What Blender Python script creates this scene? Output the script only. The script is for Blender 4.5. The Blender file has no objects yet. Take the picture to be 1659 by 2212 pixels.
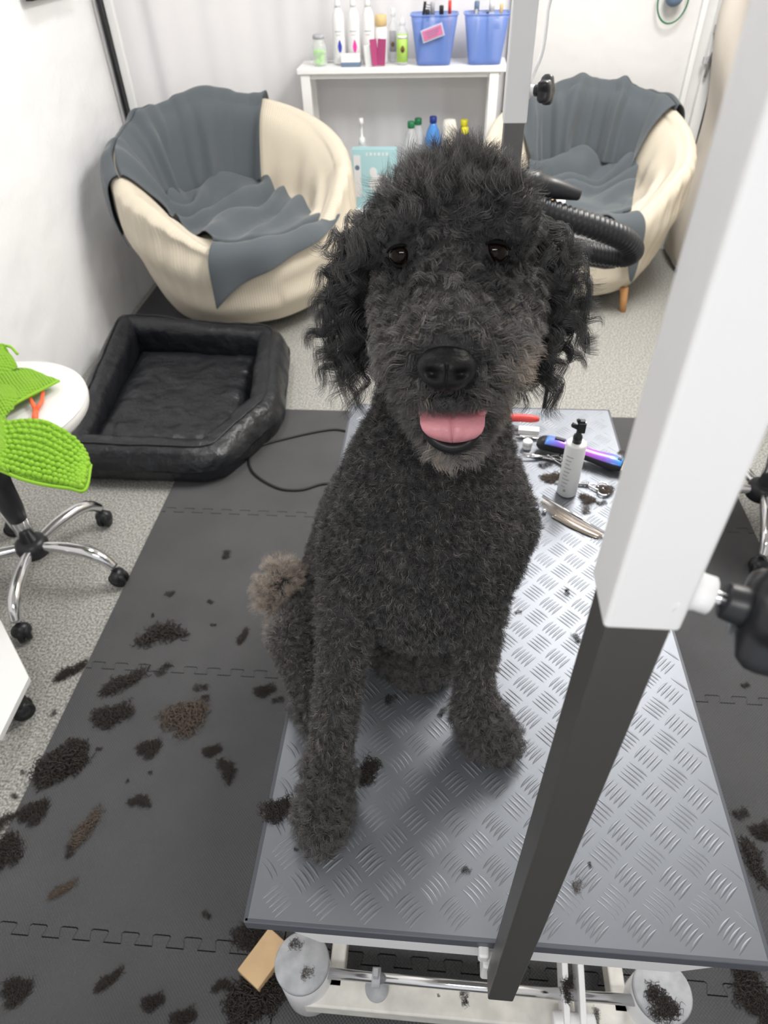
import bpy, bmesh, math, random
import numpy as np
from mathutils import Vector, Matrix, noise
from mathutils.bvhtree import BVHTree
from mathutils.kdtree import KDTree
random.seed(7); RNG = np.random.default_rng(7)
scn = bpy.context.scene; COL = scn.collection
PI = math.pi

# ------------------------------------------------------------------ camera
M = np.array([[0.99645872, -0.03551464, 0.07621503],
              [0.08016616, 0.6747108, -0.7337157],
              [-0.02536546, 0.73722727, 0.67516853]])
EYE = np.array([0.0, 0.0, 1.487]); FPX = 1450.66
cd = bpy.data.cameras.new('camera'); cam = bpy.data.objects.new('camera', cd); COL.objects.link(cam)
cam.matrix_world = Matrix.Translation(EYE) @ Matrix(M.tolist()).to_4x4()
cd.sensor_fit = 'VERTICAL'; cd.sensor_height = 36; cd.sensor_width = 27; cd.lens = FPX / 2212 * 36
cd.clip_start = 0.02; cd.clip_end = 50
cd.dof.use_dof = True; cd.dof.focus_distance = 0.70; cd.dof.aperture_fstop = 9.0
scn.camera = cam
# ------------------------------------------------------------------ world, lights, exposure
w = bpy.data.worlds.new('world'); scn.world = w; w.use_nodes = True
w.node_tree.nodes['Background'].inputs[0].default_value = (0.93, 0.96, 1.0, 1)
w.node_tree.nodes['Background'].inputs[1].default_value = 0.8
scn.view_settings.view_transform = 'Standard'; scn.view_settings.look = 'None'
scn.view_settings.exposure = 0.14; scn.view_settings.gamma = 1.0; scn.view_settings.use_curve_mapping = False


def area_light(name, loc, sx, sy, power, colr=(1, 0.985, 0.96), target=None):
    l = bpy.data.lights.new(name, 'AREA'); l.shape = 'RECTANGLE'; l.size = sx; l.size_y = sy
    l.energy = power; l.color = colr
    o = bpy.data.objects.new(name, l); COL.objects.link(o); o.location = loc
    if target is not None:
        o.rotation_euler = (Vector(target) - Vector(loc)).to_track_quat('-Z', 'Y').to_euler()
    return o


area_light('ceiling_lamp_rear', (0.80, 2.30, 2.42), 0.6, 1.1, 58)
area_light('ceiling_lamp_front', (-0.15, -0.75, 2.42), 1.2, 0.25, 22)
area_light('ceiling_lamp_left', (-0.75, 2.2, 2.42), 0.25, 1.2, 14)


# ------------------------------------------------------------------ helpers
def at(px, py, X=None, Y=None, Z=None):
    r = M @ np.array([px - 829.5, -(py - 1106.0), -FPX])
    if X is not None: t = X / r[0]
    elif Y is not None: t = Y / r[1]
    else: t = (Z - EYE[2]) / r[2]
    return Vector(EYE + r * t)


def depth(p): return -(M.T @ (np.array(p) - EYE))[2]


def mat(name, color, rough=0.5, metal=0.0, bump=None, spec=0.5, alpha=1.0, trans=0.0, ior=1.45, var=None, coat=0.0, sheen=0.0):
    m = bpy.data.materials.new(name); m.use_nodes = True; nt = m.node_tree
    b = nt.nodes['Principled BSDF']
    b.inputs['Base Color'].default_value = (*color, 1); b.inputs['Roughness'].default_value = rough
    b.inputs['Metallic'].default_value = metal; b.inputs['Specular IOR Level'].default_value = spec
    b.inputs['Alpha'].default_value = alpha; b.inputs['Transmission Weight'].default_value = trans
    b.inputs['IOR'].default_value = ior; b.inputs['Coat Weight'].default_value = coat
    b.inputs['Sheen Weight'].default_value = sheen
    tc = nt.nodes.new('ShaderNodeTexCoord')
    if var:   # (scale, amount, detail)
        n = nt.nodes.new('ShaderNodeTexNoise'); n.inputs['Scale'].default_value = var[0]
        n.inputs['Detail'].default_value = var[2] if len(var) > 2 else 4
        nt.links.new(tc.outputs['Object'], n.inputs['Vector'])
        r = nt.nodes.new('ShaderNodeValToRGB')
        r.color_ramp.elements[0].position = 0.3; r.color_ramp.elements[1].position = 0.7
        r.color_ramp.elements[0].color = (*[c * (1 - var[1]) for c in color], 1)
        r.color_ramp.elements[1].color = (*[min(1, c * (1 + var[1])) for c in color], 1)
        nt.links.new(n.outputs['Fac'], r.inputs['Fac']); nt.links.new(r.outputs['Color'], b.inputs['Base Color'])
    if bump:  # (scale, strength, distance)
        n = nt.nodes.new('ShaderNodeTexNoise'); n.inputs['Scale'].default_value = bump[0]; n.inputs['Detail'].default_value = 6
        nt.links.new(tc.outputs['Object'], n.inputs['Vector'])
        bp = nt.nodes.new('ShaderNodeBump'); bp.inputs['Strength'].default_value = bump[1]; bp.inputs['Distance'].default_value = bump[2]
        nt.links.new(n.outputs['Fac'], bp.inputs['Height']); nt.links.new(bp.outputs['Normal'], b.inputs['Normal'])
    return m


def sinbump(m, fx, fy, strength, dist, mode='PRODUCT'):
    """fine woven or ribbed relief from crossed sine waves in object space"""
    nt = m.node_tree; b = nt.nodes['Principled BSDF']
    tc = nt.nodes.new('ShaderNodeTexCoord'); s = nt.nodes.new('ShaderNodeSeparateXYZ'); nt.links.new(tc.outputs['UV' if mode == 'UV' else 'Object'], s.inputs[0])
    outs = []
    for ax, f in ((0, fx), (1, fy)):
        if not f: continue
        a = nt.nodes.new('ShaderNodeMath'); a.operation = 'MULTIPLY'; a.inputs[1].default_value = f * 2 * PI
        nt.links.new(s.outputs[ax], a.inputs[0])
        c = nt.nodes.new('ShaderNodeMath'); c.operation = 'SINE'; nt.links.new(a.outputs[0], c.inputs[0]); outs.append(c)
    h = outs[0]
    if len(outs) > 1:
        h = nt.nodes.new('ShaderNodeMath'); h.operation = 'MULTIPLY' if mode == 'PRODUCT' else 'ADD'
        nt.links.new(outs[0].outputs[0], h.inputs[0]); nt.links.new(outs[1].outputs[0], h.inputs[1])
    bp = nt.nodes.new('ShaderNodeBump'); bp.inputs['Strength'].default_value = strength; bp.inputs['Distance'].default_value = dist
    nt.links.new(h.outputs[0], bp.inputs['Height'])
    old = b.inputs['Normal'].links
    if old: nt.links.new(old[0].from_socket, bp.inputs['Normal'])
    nt.links.new(bp.outputs['Normal'], b.inputs['Normal'])
    return m


def empty(name, loc, label, cat, group=None, rz=0.0):
    o = bpy.data.objects.new(name, None); COL.objects.link(o); o.empty_display_size = 0.05
    o.location = loc; o.rotation_euler = (0, 0, rz); return tag(o, label, cat, group)


def tag(o, label, cat, group=None, kind=None):
    if label: o['label'] = label
    if cat: o['category'] = cat
    if group: o['group'] = group
    if kind: o['kind'] = kind
    return o


class MB:
    """mesh builder; coordinates are world coordinates unless local=True at build"""
    def __init__(s): s.v = []; s.f = []; s.sm = []; s.uv = None

    def add(s, vs, fs, smooth=True):
        n = len(s.v); s.v += [tuple(v) for v in vs]; s.f += [tuple(i + n for i in f) for f in fs]; s.sm += [smooth] * len(fs); return s

    def box(s, c, d, rot=None, taper=1.0):
        vs = []
        for z in (-.5, .5):
            k = taper if z < 0 else 1.0
            for x, y in ((-.5, -.5), (.5, -.5), (.5, .5), (-.5, .5)):
                p = Vector((x * d[0] * k, y * d[1] * k, z * d[2]))
                if rot is not None: p = rot @ p
                vs.append(p + Vector(c))
        return s.add(vs, [(3, 2, 1, 0), (4, 5, 6, 7), (0, 1, 5, 4), (1, 2, 6, 5), (2, 3, 7, 6), (3, 0, 4, 7)], False)

    def lathe(s, c, prof, n=32, axis=(0, 0, 1), caps=True, smooth=True):
        a = Vector(axis).normalized(); q = a.to_track_quat('Z', 'Y'); c = Vector(c)
        vs = []; fs = []
        for r, z in prof:
            for i in range(n):
                t = 2 * PI * i / n; vs.append(c + q @ Vector((r * math.cos(t), r * math.sin(t), z)))
        m = len(prof)
        for k in range(m - 1):
            for i in range(n):
                j = (i + 1) % n; fs.append((k * n + i, k * n + j, (k + 1) * n + j, (k + 1) * n + i))
        if caps:
            fs.append(tuple(range(n - 1, -1, -1))); fs.append(tuple((m - 1) * n + i for i in range(n)))
        return s.add(vs, fs, smooth)

    def tube(s, pts, r, n=10, caps=True):
        pts = [Vector(p) for p in pts]; m = len(pts); rs = r if hasattr(r, '__len__') else [r] * m
        vs = []; fs = []; up = None
        for k, p in enumerate(pts):
            t = (pts[min(k + 1, m - 1)] - pts[max(k - 1, 0)]).normalized()
            if up is None: up = Vector((0, 0, 1)) if abs(t.z) < .9 else Vector((1, 0, 0))
            a = t.cross(up).normalized(); b = a.cross(t).normalized(); up = b
            for i in range(n):
                th = 2 * PI * i / n; vs.append(p + (a * math.cos(th) + b * math.sin(th)) * rs[k])
        for k in range(m - 1):
            for i in range(n):
                j = (i + 1) % n; fs.append((k * n + i, (k + 1) * n + i, (k + 1) * n + j, k * n + j))
        if caps: fs += [tuple(range(n)), tuple((m - 1) * n + i for i in range(n - 1, -1, -1))]
        return s.add(vs, fs)

    def grid(s, P, closed_u=False):
        """P[u][v] of points"""
        nu = len(P); nv = len(P[0]); vs = [p for row in P for p in row]; fs = []
        for i in range(nu if closed_u else nu - 1):
            for j in range(nv - 1):
                a = (i + 1) % nu; fs.append((i * nv + j, a * nv + j, a * nv + j + 1, i * nv + j + 1))
        return s.add(vs, fs)

    def ball(s, c, r, n=12, m=8, scale=(1, 1, 1), rot=None):
        vs = []; fs = []
        for k in range(m + 1):
            ph = PI * k / m
            for i in range(n):
                th = 2 * PI * i / n
                p = Vector((r * scale[0] * math.sin(ph) * math.cos(th), r * scale[1] * math.sin(ph) * math.sin(th), r * scale[2] * math.cos(ph)))
                if rot is not None: p = rot @ p
                vs.append(p + Vector(c))
        for k in range(m):
            for i in range(n):
                j = (i + 1) % n; fs.append((k * n + i, (k + 1) * n + i, (k + 1) * n + j, k * n + j))
        return s.add(vs, fs)

    def prism(s, pts, z0, z1):
        n = len(pts); vs = [(x, y, z0) for x, y in pts] + [(x, y, z1) for x, y in pts]
        fs = [tuple(range(n - 1, -1, -1)), tuple(range(n, 2 * n))] + [(i, (i + 1) % n, n + (i + 1) % n, n + i) for i in range(n)]
        return s.add(vs, fs, False)

    def build(s, name, m, parent=None, local=False, bevel=0, subd=0, solid=0, merge=False):
        me = bpy.data.meshes.new(name); vs = s.v
        if parent is not None and not local:
            mi = (Matrix.Translation(parent.location) @ parent.rotation_euler.to_matrix().to_4x4()).inverted()
            vs = [mi @ Vector(v) for v in vs]
        me.from_pydata([tuple(v) for v in vs], [], s.f)
        me.polygons.foreach_set('use_smooth', s.sm)
        if merge:
            bm = bmesh.new(); bm.from_mesh(me); bmesh.ops.remove_doubles(bm, verts=bm.verts, dist=1e-5)
            bmesh.ops.recalc_face_normals(bm, faces=bm.faces); bm.to_mesh(me); bm.free()
        for x in (m if isinstance(m, (list, tuple)) else [m]): me.materials.append(x)
        me.update(); o = bpy.data.objects.new(name, me); COL.objects.link(o)
        if parent is not None: o.parent = parent
        if solid:
            k = o.modifiers.new('solid', 'SOLIDIFY'); k.thickness = solid; k.offset = 0
        if bevel:
            k = o.modifiers.new('bevel', 'BEVEL'); k.width = bevel; k.segments = 3; k.limit_method = 'ANGLE'; k.angle_limit = 0.7
        if subd:
            k = o.modifiers.new('subd', 'SUBSURF'); k.levels = subd; k.render_levels = subd
        return o


def copy_tree(o, parent=None):
    c = o.copy(); COL.objects.link(c)
    if parent is not None: c.parent = parent
    for ch in list(o.children): copy_tree(ch, c)
    return c


def bez(pts, n=10):
    """Catmull-Rom through points"""
    P = [Vector(p) for p in pts]; P = [P[0] * 2 - P[1]] + P + [P[-1] * 2 - P[-2]]; out = []
    for i in range(1, len(P) - 2):
        for k in range(n):
            t = k / n; a, b, c, d = P[i - 1:i + 3]
            out.append(0.5 * ((2 * b) + (c - a) * t + (2 * a - 5 * b + 4 * c - d) * t * t + (3 * b - a - 3 * c + d) * t ** 3))
    out.append(P[-2]); return out


def sstep(a, b, x):
    t = min(1, max(0, (x - a) / (b - a))); return t * t * (3 - 2 * t)


# ------------------------------------------------------------------ materials
plaster = mat('rough_white_plaster', (0.90, 0.90, 0.91), 0.85, bump=(9, 0.35, 0.02))
white_wall = mat('white_wall_paint', (0.73, 0.72, 0.71), 0.8, bump=(9, 0.3, 0.02), var=(1.6, 0.04))
sheet = mat('white_hanging_sheet', (0.74, 0.73, 0.745), 0.9)
cream_cloth = mat('cream_drape_cloth', (0.74, 0.68, 0.60), 0.9)
white_frame = mat('white_gloss_paint', (0.84, 0.84, 0.83), 0.35)
black_rod = mat('black_rod', (0.012, 0.012, 0.013), 0.45)
foam = mat('dark_grey_foam', (0.076, 0.076, 0.079), 0.75, bump=(60, 0.1, 0.002), var=(5, 0.12))
sinbump(foam, 150, 150, 0.6, 0.0015)
alu = mat('aluminium_tread_plate', (0.225, 0.24, 0.265), 0.48, metal=0.75, bump=(40, 0.05, 0.001), var=(3, 0.05))
table_edge = mat('dark_grey_edge_trim', (0.085, 0.092, 0.11), 0.45)
white_metal = mat('white_powder_coat', (0.84, 0.84, 0.85), 0.35)
dusty_white = mat('dusty_white_coat', (0.74, 0.72, 0.67), 0.5, var=(30, 0.12, 8))
grey_cap = mat('grey_felt_cap', (0.42, 0.43, 0.45), 0.8, var=(50, 0.15))
chrome = mat('chrome', (0.75, 0.75, 0.76), 0.12, metal=1.0)
steel = mat('dark_anodised_steel', (0.19, 0.186, 0.18), 0.40, metal=0.85, bump=(120, 0.08, 0.0005))
black_plastic = mat('black_plastic', (0.018, 0.019, 0.022), 0.38)
leather = mat('black_leatherette', (0.012, 0.013, 0.016), 0.34, bump=(11, 0.6, 0.035))
seat_white = mat('white_leatherette', (0.78, 0.77, 0.75), 0.45)
slip = mat('cream_ribbed_slipcover', (0.64, 0.575, 0.465), 0.95, sheen=0.1)
fleece = mat('blue_grey_fleece', (0.085, 0.10, 0.112), 0.95, sheen=0.25, bump=(300, 0.3, 0.002))
lime = mat('lime_green_microfibre', (0.24, 0.47, 0.035), 0.85)
sinbump(lime, 90, 90, 0.8, 0.003)
lime_nub = mat('lime_green_chenille', (0.27, 0.52, 0.04), 0.9)
orange = mat('orange_rubber', (0.95, 0.14, 0.05), 0.45)
wood = mat('beech_wood', (0.60, 0.30, 0.12), 0.5, var=(12, 0.15))
pale_wood = mat('pale_pine', (0.62, 0.43, 0.24), 0.6, var=(14, 0.12))
blue_bin = mat('translucent_blue_plastic', (0.20, 0.33, 0.78), 0.3, alpha=0.48)
clear = mat('clear_plastic', (0.85, 0.88, 0.88), 0.08, alpha=0.35)
white_plastic = mat('white_bottle_plastic', (0.80, 0.80, 0.80), 0.35)
grey_print = mat('grey_print', (0.36, 0.36, 0.38), 0.6)
green_cap = mat('dark_green_cap', (0.01, 0.16, 0.06), 0.4)
blue_cap = mat('navy_cap', (0.01, 0.03, 0.20), 0.4)
blue_clear = mat('blue_clear_plastic', (0.08, 0.30, 0.75), 0.12, alpha=0.8)
yellow = mat('yellow_cap', (0.75, 0.68, 0.03), 0.4)
dark_brown = mat('dark_brown_bottle', (0.05, 0.04, 0.03), 0.2)
cream_plastic = mat('cream_paper', (0.80, 0.75, 0.66), 0.7)
aqua = mat('aqua_card', (0.42, 0.66, 0.70), 0.6)
gold = mat('gold_cap', (0.70, 0.52, 0.25), 0.4)
green_label = mat('green_label', (0.42, 0.66, 0.12), 0.5)
neon = mat('neon_green_beads', (0.38, 0.85, 0.12), 0.6)
pink = mat('magenta_card', (0.36, 0.05, 0.16), 0.5)
pink_label = mat('pink_label', (0.60, 0.16, 0.32), 0.5)
slate = mat('slate_blue_card', (0.14, 0.20, 0.30), 0.5)
red_rubber = mat('red_rubber', (0.80, 0.08, 0.07), 0.4)
tan = mat('warm_grey_steel', (0.62, 0.55, 0.48), 0.25, metal=0.9)
avocado = mat('avocado_print', (0.16, 0.10, 0.03), 0.5)
drop_blue = mat('blue_print', (0.04, 0.06, 0.42), 0.5)
drop_pink = mat('pink_print', (0.75, 0.05, 0.35), 0.5)

carpet = mat('speckled_grey_carpet', (0.34, 0.335, 0.315), 0.95, bump=(220, 0.6, 0.004))
nt = carpet.node_tree; tcx = nt.nodes.new('ShaderNodeTexCoord')
n1 = nt.nodes.new('ShaderNodeTexNoise'); n1.inputs['Scale'].default_value = 170; n1.inputs['Detail'].default_value = 3
r1 = nt.nodes.new('ShaderNodeValToRGB'); r1.color_ramp.elements[0].position = 0.36; r1.color_ramp.elements[1].position = 0.64
r1.color_ramp.elements[0].color = (0.17, 0.17, 0.155, 1); r1.color_ramp.elements[1].color = (0.50, 0.49, 0.46, 1)
nt.links.new(tcx.outputs['Object'], n1.inputs['Vector']); nt.links.new(n1.outputs['Fac'], r1.inputs['Fac'])
nt.links.new(r1.outputs['Color'], nt.nodes['Principled BSDF'].inputs['Base Color'])

# iridescent handle: blue to violet along its length
iris = mat('iridescent_blue_violet_shell', (0.3, 0.2, 0.8), 0.25, metal=0.3)
nt = iris.node_tree; tcx = nt.nodes.new('ShaderNodeTexCoord'); sp = nt.nodes.new('ShaderNodeSeparateXYZ')
rp = nt.nodes.new('ShaderNodeValToRGB'); mr = nt.nodes.new('ShaderNodeMapRange')
mr.inputs['From Min'].default_value = -0.088; mr.inputs['From Max'].default_value = 0.088
nt.links.new(tcx.outputs['Object'], sp.inputs[0]); nt.links.new(sp.outputs[0], mr.inputs['Value']); nt.links.new(mr.outputs[0], rp.inputs['Fac'])
e = rp.color_ramp.elements; e[0].color = (0.05, 0.42, 0.95, 1); e[1].color = (0.05, 0.40, 0.95, 1)
for p_, c_ in ((0.25, (0.28, 0.16, 0.8, 1)), (0.55, (0.6, 0.14, 0.75, 1)), (0.78, (0.35, 0.16, 0.8, 1))):
    k = e.new(p_); k.color = c_
nt.links.new(rp.outputs['Color'], nt.nodes['Principled BSDF'].inputs['Base Color'])


# slipcover ribs follow the mesh UV
def add_uv(o, nu, nv):
    pass


# ------------------------------------------------------------------ room shell
XL, XR, YB, YF, ZC = -1.53, 1.26, 3.90, -2.2, 2.45


def struct(name, mb, m, **k):
    o = mb.build(name, m, **k); o['kind'] = 'structure'; return o


struct('floor', MB().box(((XL + XR) / 2, (YB + YF) / 2, -0.05), (XR - XL + .4, YB - YF + .4, 0.1)), carpet)
struct('ceiling', MB().box(((XL + XR) / 2, (YB + YF) / 2, ZC + .05), (XR - XL + .4, YB - YF + .4, 0.1)), white_wall)
# left wall: lumpy hand-trowelled plaster, real relief on the room side
g = []
for i in range(140):
    y = YF + (YB - YF) * i / 139; row = []
    for j in range(70):
        z = ZC * j / 69
        d = 0.009 * noise.noise(Vector((y * 2.1, z * 1.7, 3))) + 0.004 * noise.noise(Vector((y * 8, z * 6, 9))) + 0.002 * noise.noise(Vector((y * 22, z * 17, 5)))
        row.append((XL + d - .006, y, z))
    g.append(row)
mb = MB().grid(g); mb.box((XL - .08, (YB + YF) / 2, ZC / 2), (0.1, YB - YF + .2, ZC))
struct('wall_left', mb, plaster)
struct('wall_right', MB().box((XR + .05, (YB + YF) / 2, ZC / 2), (0.1, YB - YF + .2, ZC)), white_wall)
struct('wall_back', MB().box(((XL + XR) / 2, YB + .05, ZC / 2), (XR - XL + .2, 0.1, ZC)), white_wall)
# door leaf and frame in the right-hand corner of the back wall
mb = MB().box((1.13, YB - .015, 1.05), (0.025, 0.03, 2.1)).box((1.215, YB - .02, 1.05), (0.05, 0.04, 2.1))
struct('trim_1', mb, white_frame, bevel=.003)
ln = MB().box((1.247, YB - .02, 1.05), (0.008, 0.05, 2.1)); struct('corner_dark_line', ln, black_rod)  # black strip stands in for the dark line where frame meets drape

# latch on the door frame
t = empty('door_latch', (1.20, YB - .05, 0.95), 'grey metal bolt latch on white frame in right corner behind armchair', 'latch')
MB().box((1.205, YB - .052, 1.005), (.035, .022, .035)).build('bracket', grey_cap, t, bevel=.003)
MB().box((1.19, YB - .052, .885), (.035, .022, .03)).build('bracket', grey_cap, t, bevel=.003)
MB().tube([(1.21, YB - .06, 1.03), (1.195, YB - .06, .82)], .007).build('bolt', chrome, t)


# hanging white sheet along the back, left part swings forward to the corner rod
def drape(name, m, label, x0, x1, yfun, z0, z1, amp, freq, nu=160, nv=24, along='x', gather=None):
    g = []
    for i in range(nu):
        s = x0 + (x1 - x0) * i / (nu - 1); row = []
        for j in range(nv):
            z = z0 + (z1 - z0) * j / (nv - 1)
            a = amp * (0.35 + 0.65 * noise.noise(Vector((s * 1.3, 4.2, z * .4))) + .3)
            d = a * math.sin(s * freq + 1.3 * noise.noise(Vector((s * 2, z * .7, 0)))) + .4 * a * math.sin(s * freq * 2.3 + 1)
            if gather: d += gather(s, z)
            base = yfun(s)
            row.append((s, base + d, z) if along == 'x' else (base + d, s, z))
        g.append(row)
    o = MB().grid(g).build(name, m, solid=.002); tag(o, label, 'curtain'); return o


drape('curtain', sheet, 'white hanging sheet with soft folds between the left corner rod and the shelf', -1.47, .34,
      lambda x: 3.50 + .33 * sstep(-1.5, -.75, x), .02, 2.40, .016, 26)
def sag(s, z):
    k = z - .9
    return -.028 * math.sin((s * 5.2 + k * 6.5)) * sstep(-.6, .6, 1.4 - z) - .015 * math.sin(s * 13 - z * 9)
drape('curtain', cream_cloth, 'cream draped cloth with slanting folds along the right wall', 2.0, 3.82,
      lambda y: 1.215, .03, 2.40, .010, 18, along='y', gather=sag, nu=200, nv=60)

o = MB().tube([(-1.503, 3.455, .0), (-1.503, 3.455, 2.4)], .008).build('curtain_rod', black_rod)
tag(o, 'thin black pole in the left corner behind the armchair', 'pole')
o = MB().box((-1.472, 3.485, 1.2), (.035, .02, 2.4)).build('corner_strip', white_frame, bevel=.002)
tag(o, 'narrow white strip beside the black corner pole', 'strip')
# framed board on the left wall, only its lower edge is in view
t = empty('picture_frame', (-1.505, 3.04, 1.245), 'black framed board on the left wall near top left of view', 'picture frame')
fp = [at(62, 6, X=-1.5), at(158, -3, X=-1.5)]
y0, y1 = fp[0].y, fp[1].y; zb = fp[0].z + .004
mb = MB().box((-1.497, (y0 + y1) / 2, zb + .008), (.022, y1 - y0, .016)).box((-1.497, (y0 + y1) / 2, zb + .5), (.022, y1 - y0, .016))
mb.box((-1.497, y0 + .008, zb + .25), (.022, .016, .5)).box((-1.497, y1 - .008, zb + .25), (.022, .016, .5)); mb.build('frame', black_plastic, t)
MB().box((-1.502, (y0 + y1) / 2, zb + .25), (.008, y1 - y0 - .02, .48)).build('board', slate, t)

# ------------------------------------------------------------------ floor mats (interlocking foam tiles)
def mat_outline(x0, x1, y0, y1, tabs, pitch=.0655, h=.020):
    """tabs: dict side->+1/-1/0 puzzle polarity"""
    def edge(a, b, pol):
        a = Vector(a); b = Vector(b); d = (b - a); L = d.length; u = d / L; nrm = Vector((u.y, -u.x))
        if not pol: return [a]
        n = int(round(L / pitch)); p = L / n; out = [a]; s0 = pol
        for k in range(n):
            q = a + u * (k * p)
            w1 = .21 * p; w2 = .29 * p; c = q + u * (p * .5)
            hh = h
            out += [c - u * w1, c - u * w2 + nrm * hh * .85, c - u * (w2 - .004) + nrm * hh, c + u * (w2 - .004) + nrm * hh, c + u * w2 + nrm * hh * .85, c + u * w1] if pol > 0 else \
                   [c - u * w1, c - u * w2 - nrm * hh * .85, c - u * (w2 - .004) - nrm * hh, c + u * (w2 - .004) - nrm * hh, c + u * w2 - nrm * hh * .85, c + u * w1]
        return out
    e = .0012; x0 += e; x1 -= e; y0 += e; y1 -= e
    pts = edge((x0, y0), (x1, y0), tabs.get('s', 0)) + edge((x1, y0), (x1, y1), tabs.get('e', 0)) + edge((x1, y1), (x0, y1), tabs.get('n', 0)) + edge((x0, y1), (x0, y0), tabs.get('w', 0))
    return [(p.x, p.y) for p in pts]


xs = [-.905, -.28, .345, .985]; ys = [-.87, -.262, .348, .957, 1.567, 2.18]
names = {0: 'left of the table', 1: 'under the table', 2: 'right of the table'}
rown = {0: 'nearest, below the picture edge', 1: 'front row by the table foot', 2: 'second row from the front', 3: 'third row from the front', 4: 'far row by the carpet'}
for i in range(3):
    for j in range(5):
        tb = {'n': 1 if j < 4 else 0, 's': -1 if j > 0 else 0, 'e': 1 if i < 2 else 0, 'w': -1 if i > 0 else 0}
        o = MB().prism(mat_outline(xs[i], xs[i + 1], ys[j], ys[j + 1], tb), 0, .012).build('foam_mat', foam)
        tag(o, 'dark grey foam floor tile %s, %s' % (names[i], rown[j]), 'floor mat', 'interlocking foam floor tiles')
o = MB().prism([(-1.50, 2.62), (-.98, 2.62), (-.98, 3.40), (-1.50, 3.40)], 0, .012).build('foam_mat', foam, bevel=.002)
tag(o, 'dark grey foam mat in the corner behind the black dog bed', 'floor mat')

# ------------------------------------------------------------------ grooming table
TX0, TX1, TY0, TY1, TZ = -.208, .392, .242, 1.340, .600
tbl = empty('grooming_table', ((TX0 + TX1) / 2, (TY0 + TY1) / 2, 0), 'lift grooming table with aluminium tread plate top and white base', 'grooming table')
mb = MB().box(((TX0 + TX1) / 2, (TY0 + TY1) / 2, TZ - .003), (TX1 - TX0 - .008, TY1 - TY0 - .008, .006))
# five-bar tread relief, rows of bars alternating in direction
pch = .0530; rows = int((TY1 - TY0) / (pch / 2)) + 2; cols = int((TX1 - TX0) / pch) + 3
def bar(cx, cy, ang, L=.0295, W=.0036, H=.0011):
    u = (math.cos(ang), math.sin(ang)); v = (-u[1], u[0]); n = 8; vs = []; fs = []
    for k in range(n + 1):
        t = -1 + 2 * k / n; hw = W / 2 * (1 - t * t) ** .8 + .00012; bow = .0011 * (1 - t * t)
        x = cx + u[0] * t * L / 2 + v[0] * bow; y = cy + u[1] * t * L / 2 + v[1] * bow
        vs += [(x - v[0] * hw, y - v[1] * hw, TZ), (x, y, TZ + H * (1 - t * t) ** .5), (x + v[0] * hw, y + v[1] * hw, TZ)]
    for k in range(n):
        a = 3 * k; fs += [(a, a + 3, a + 4, a + 1), (a + 1, a + 4, a + 5, a + 2)]
    return vs, fs
for r in range(rows):
    cy = TY0 + r * pch / 2
    for c in range(-1, cols):
        cx = TX0 + c * pch + (pch / 2 if r % 2 else 0) + .01
        ang = PI / 4 if r % 2 else -PI / 4
        px_, py_ = -math.sin(ang), math.cos(ang)
        for k in range(-2, 3):
            bx, by = cx + px_ * k * .0066, cy + py_ * k * .0066
            if TX0 + .014 < bx < TX1 - .014 and TY0 + .014 < by < TY1 - .014: mb.add(*bar(bx, by, ang))
mb.build('tabletop_plate', alu, tbl)
# grey rim moulding
mb = MB()
for z, dx, hh in ((TZ - .0105, 0, .021),):
    mb.box(((TX0 + TX1) / 2, TY0 + .002, z), (TX1 - TX0, .006, hh)); mb.box(((TX0 + TX1) / 2, TY1 - .002, z), (TX1 - TX0, .006, hh))
    mb.box((TX0 + .002, (TY0 + TY1) / 2, z), (.006, TY1 - TY0, hh)); mb.box((TX1 - .002, (TY0 + TY1) / 2, z), (.006, TY1 - TY0, hh))
mb.box(((TX0 + TX1) / 2, (TY0 + TY1) / 2, TZ - .014), (TX1 - TX0 - .01, TY1 - TY0 - .01, .014))
mb.build('edge_trim', table_edge, tbl, bevel=.0012)
mb = MB()
ya, yb = .256, 1.325
V = [(-.171, ya, .532), (.367, ya, .532), (.367, yb, .532), (-.171, yb, .532), (-.131, ya + .002, .478), (.319, ya + .002, .478), (.319, yb - .01, .478), (-.131, yb - .01, .478),
     (-.171, ya, .578), (.367, ya, .578), (.367, yb, .578), (-.171, yb, .578)]
mb.add(V, [(4, 7, 6, 5), (0, 4, 5, 1), (1, 5, 6, 2), (2, 6, 7, 3), (3, 7, 4, 0), (8, 9, 10, 11), (0, 1, 9, 8), (1, 2, 10, 9), (2, 3, 11, 10), (3, 0, 8, 11)], False)
mb.build('under_frame', white_metal, tbl, bevel=.004)
# lift arms
for sx in (-.05, .23):
    mb = MB()
    for a_, b_ in (((sx, .42, .20), (sx, 1.22, .52)), ((sx + .035, .42, .52), (sx + .035, 1.22, .20))):
        d = Vector(b_) - Vector(a_); rot = d.to_track_quat('Y', 'Z').to_matrix(); mb.box((Vector(a_) + Vector(b_)) / 2, (.018, d.length, .04), rot)
    mb.build('lift_arm', dusty_white, tbl, bevel=.002)
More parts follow.
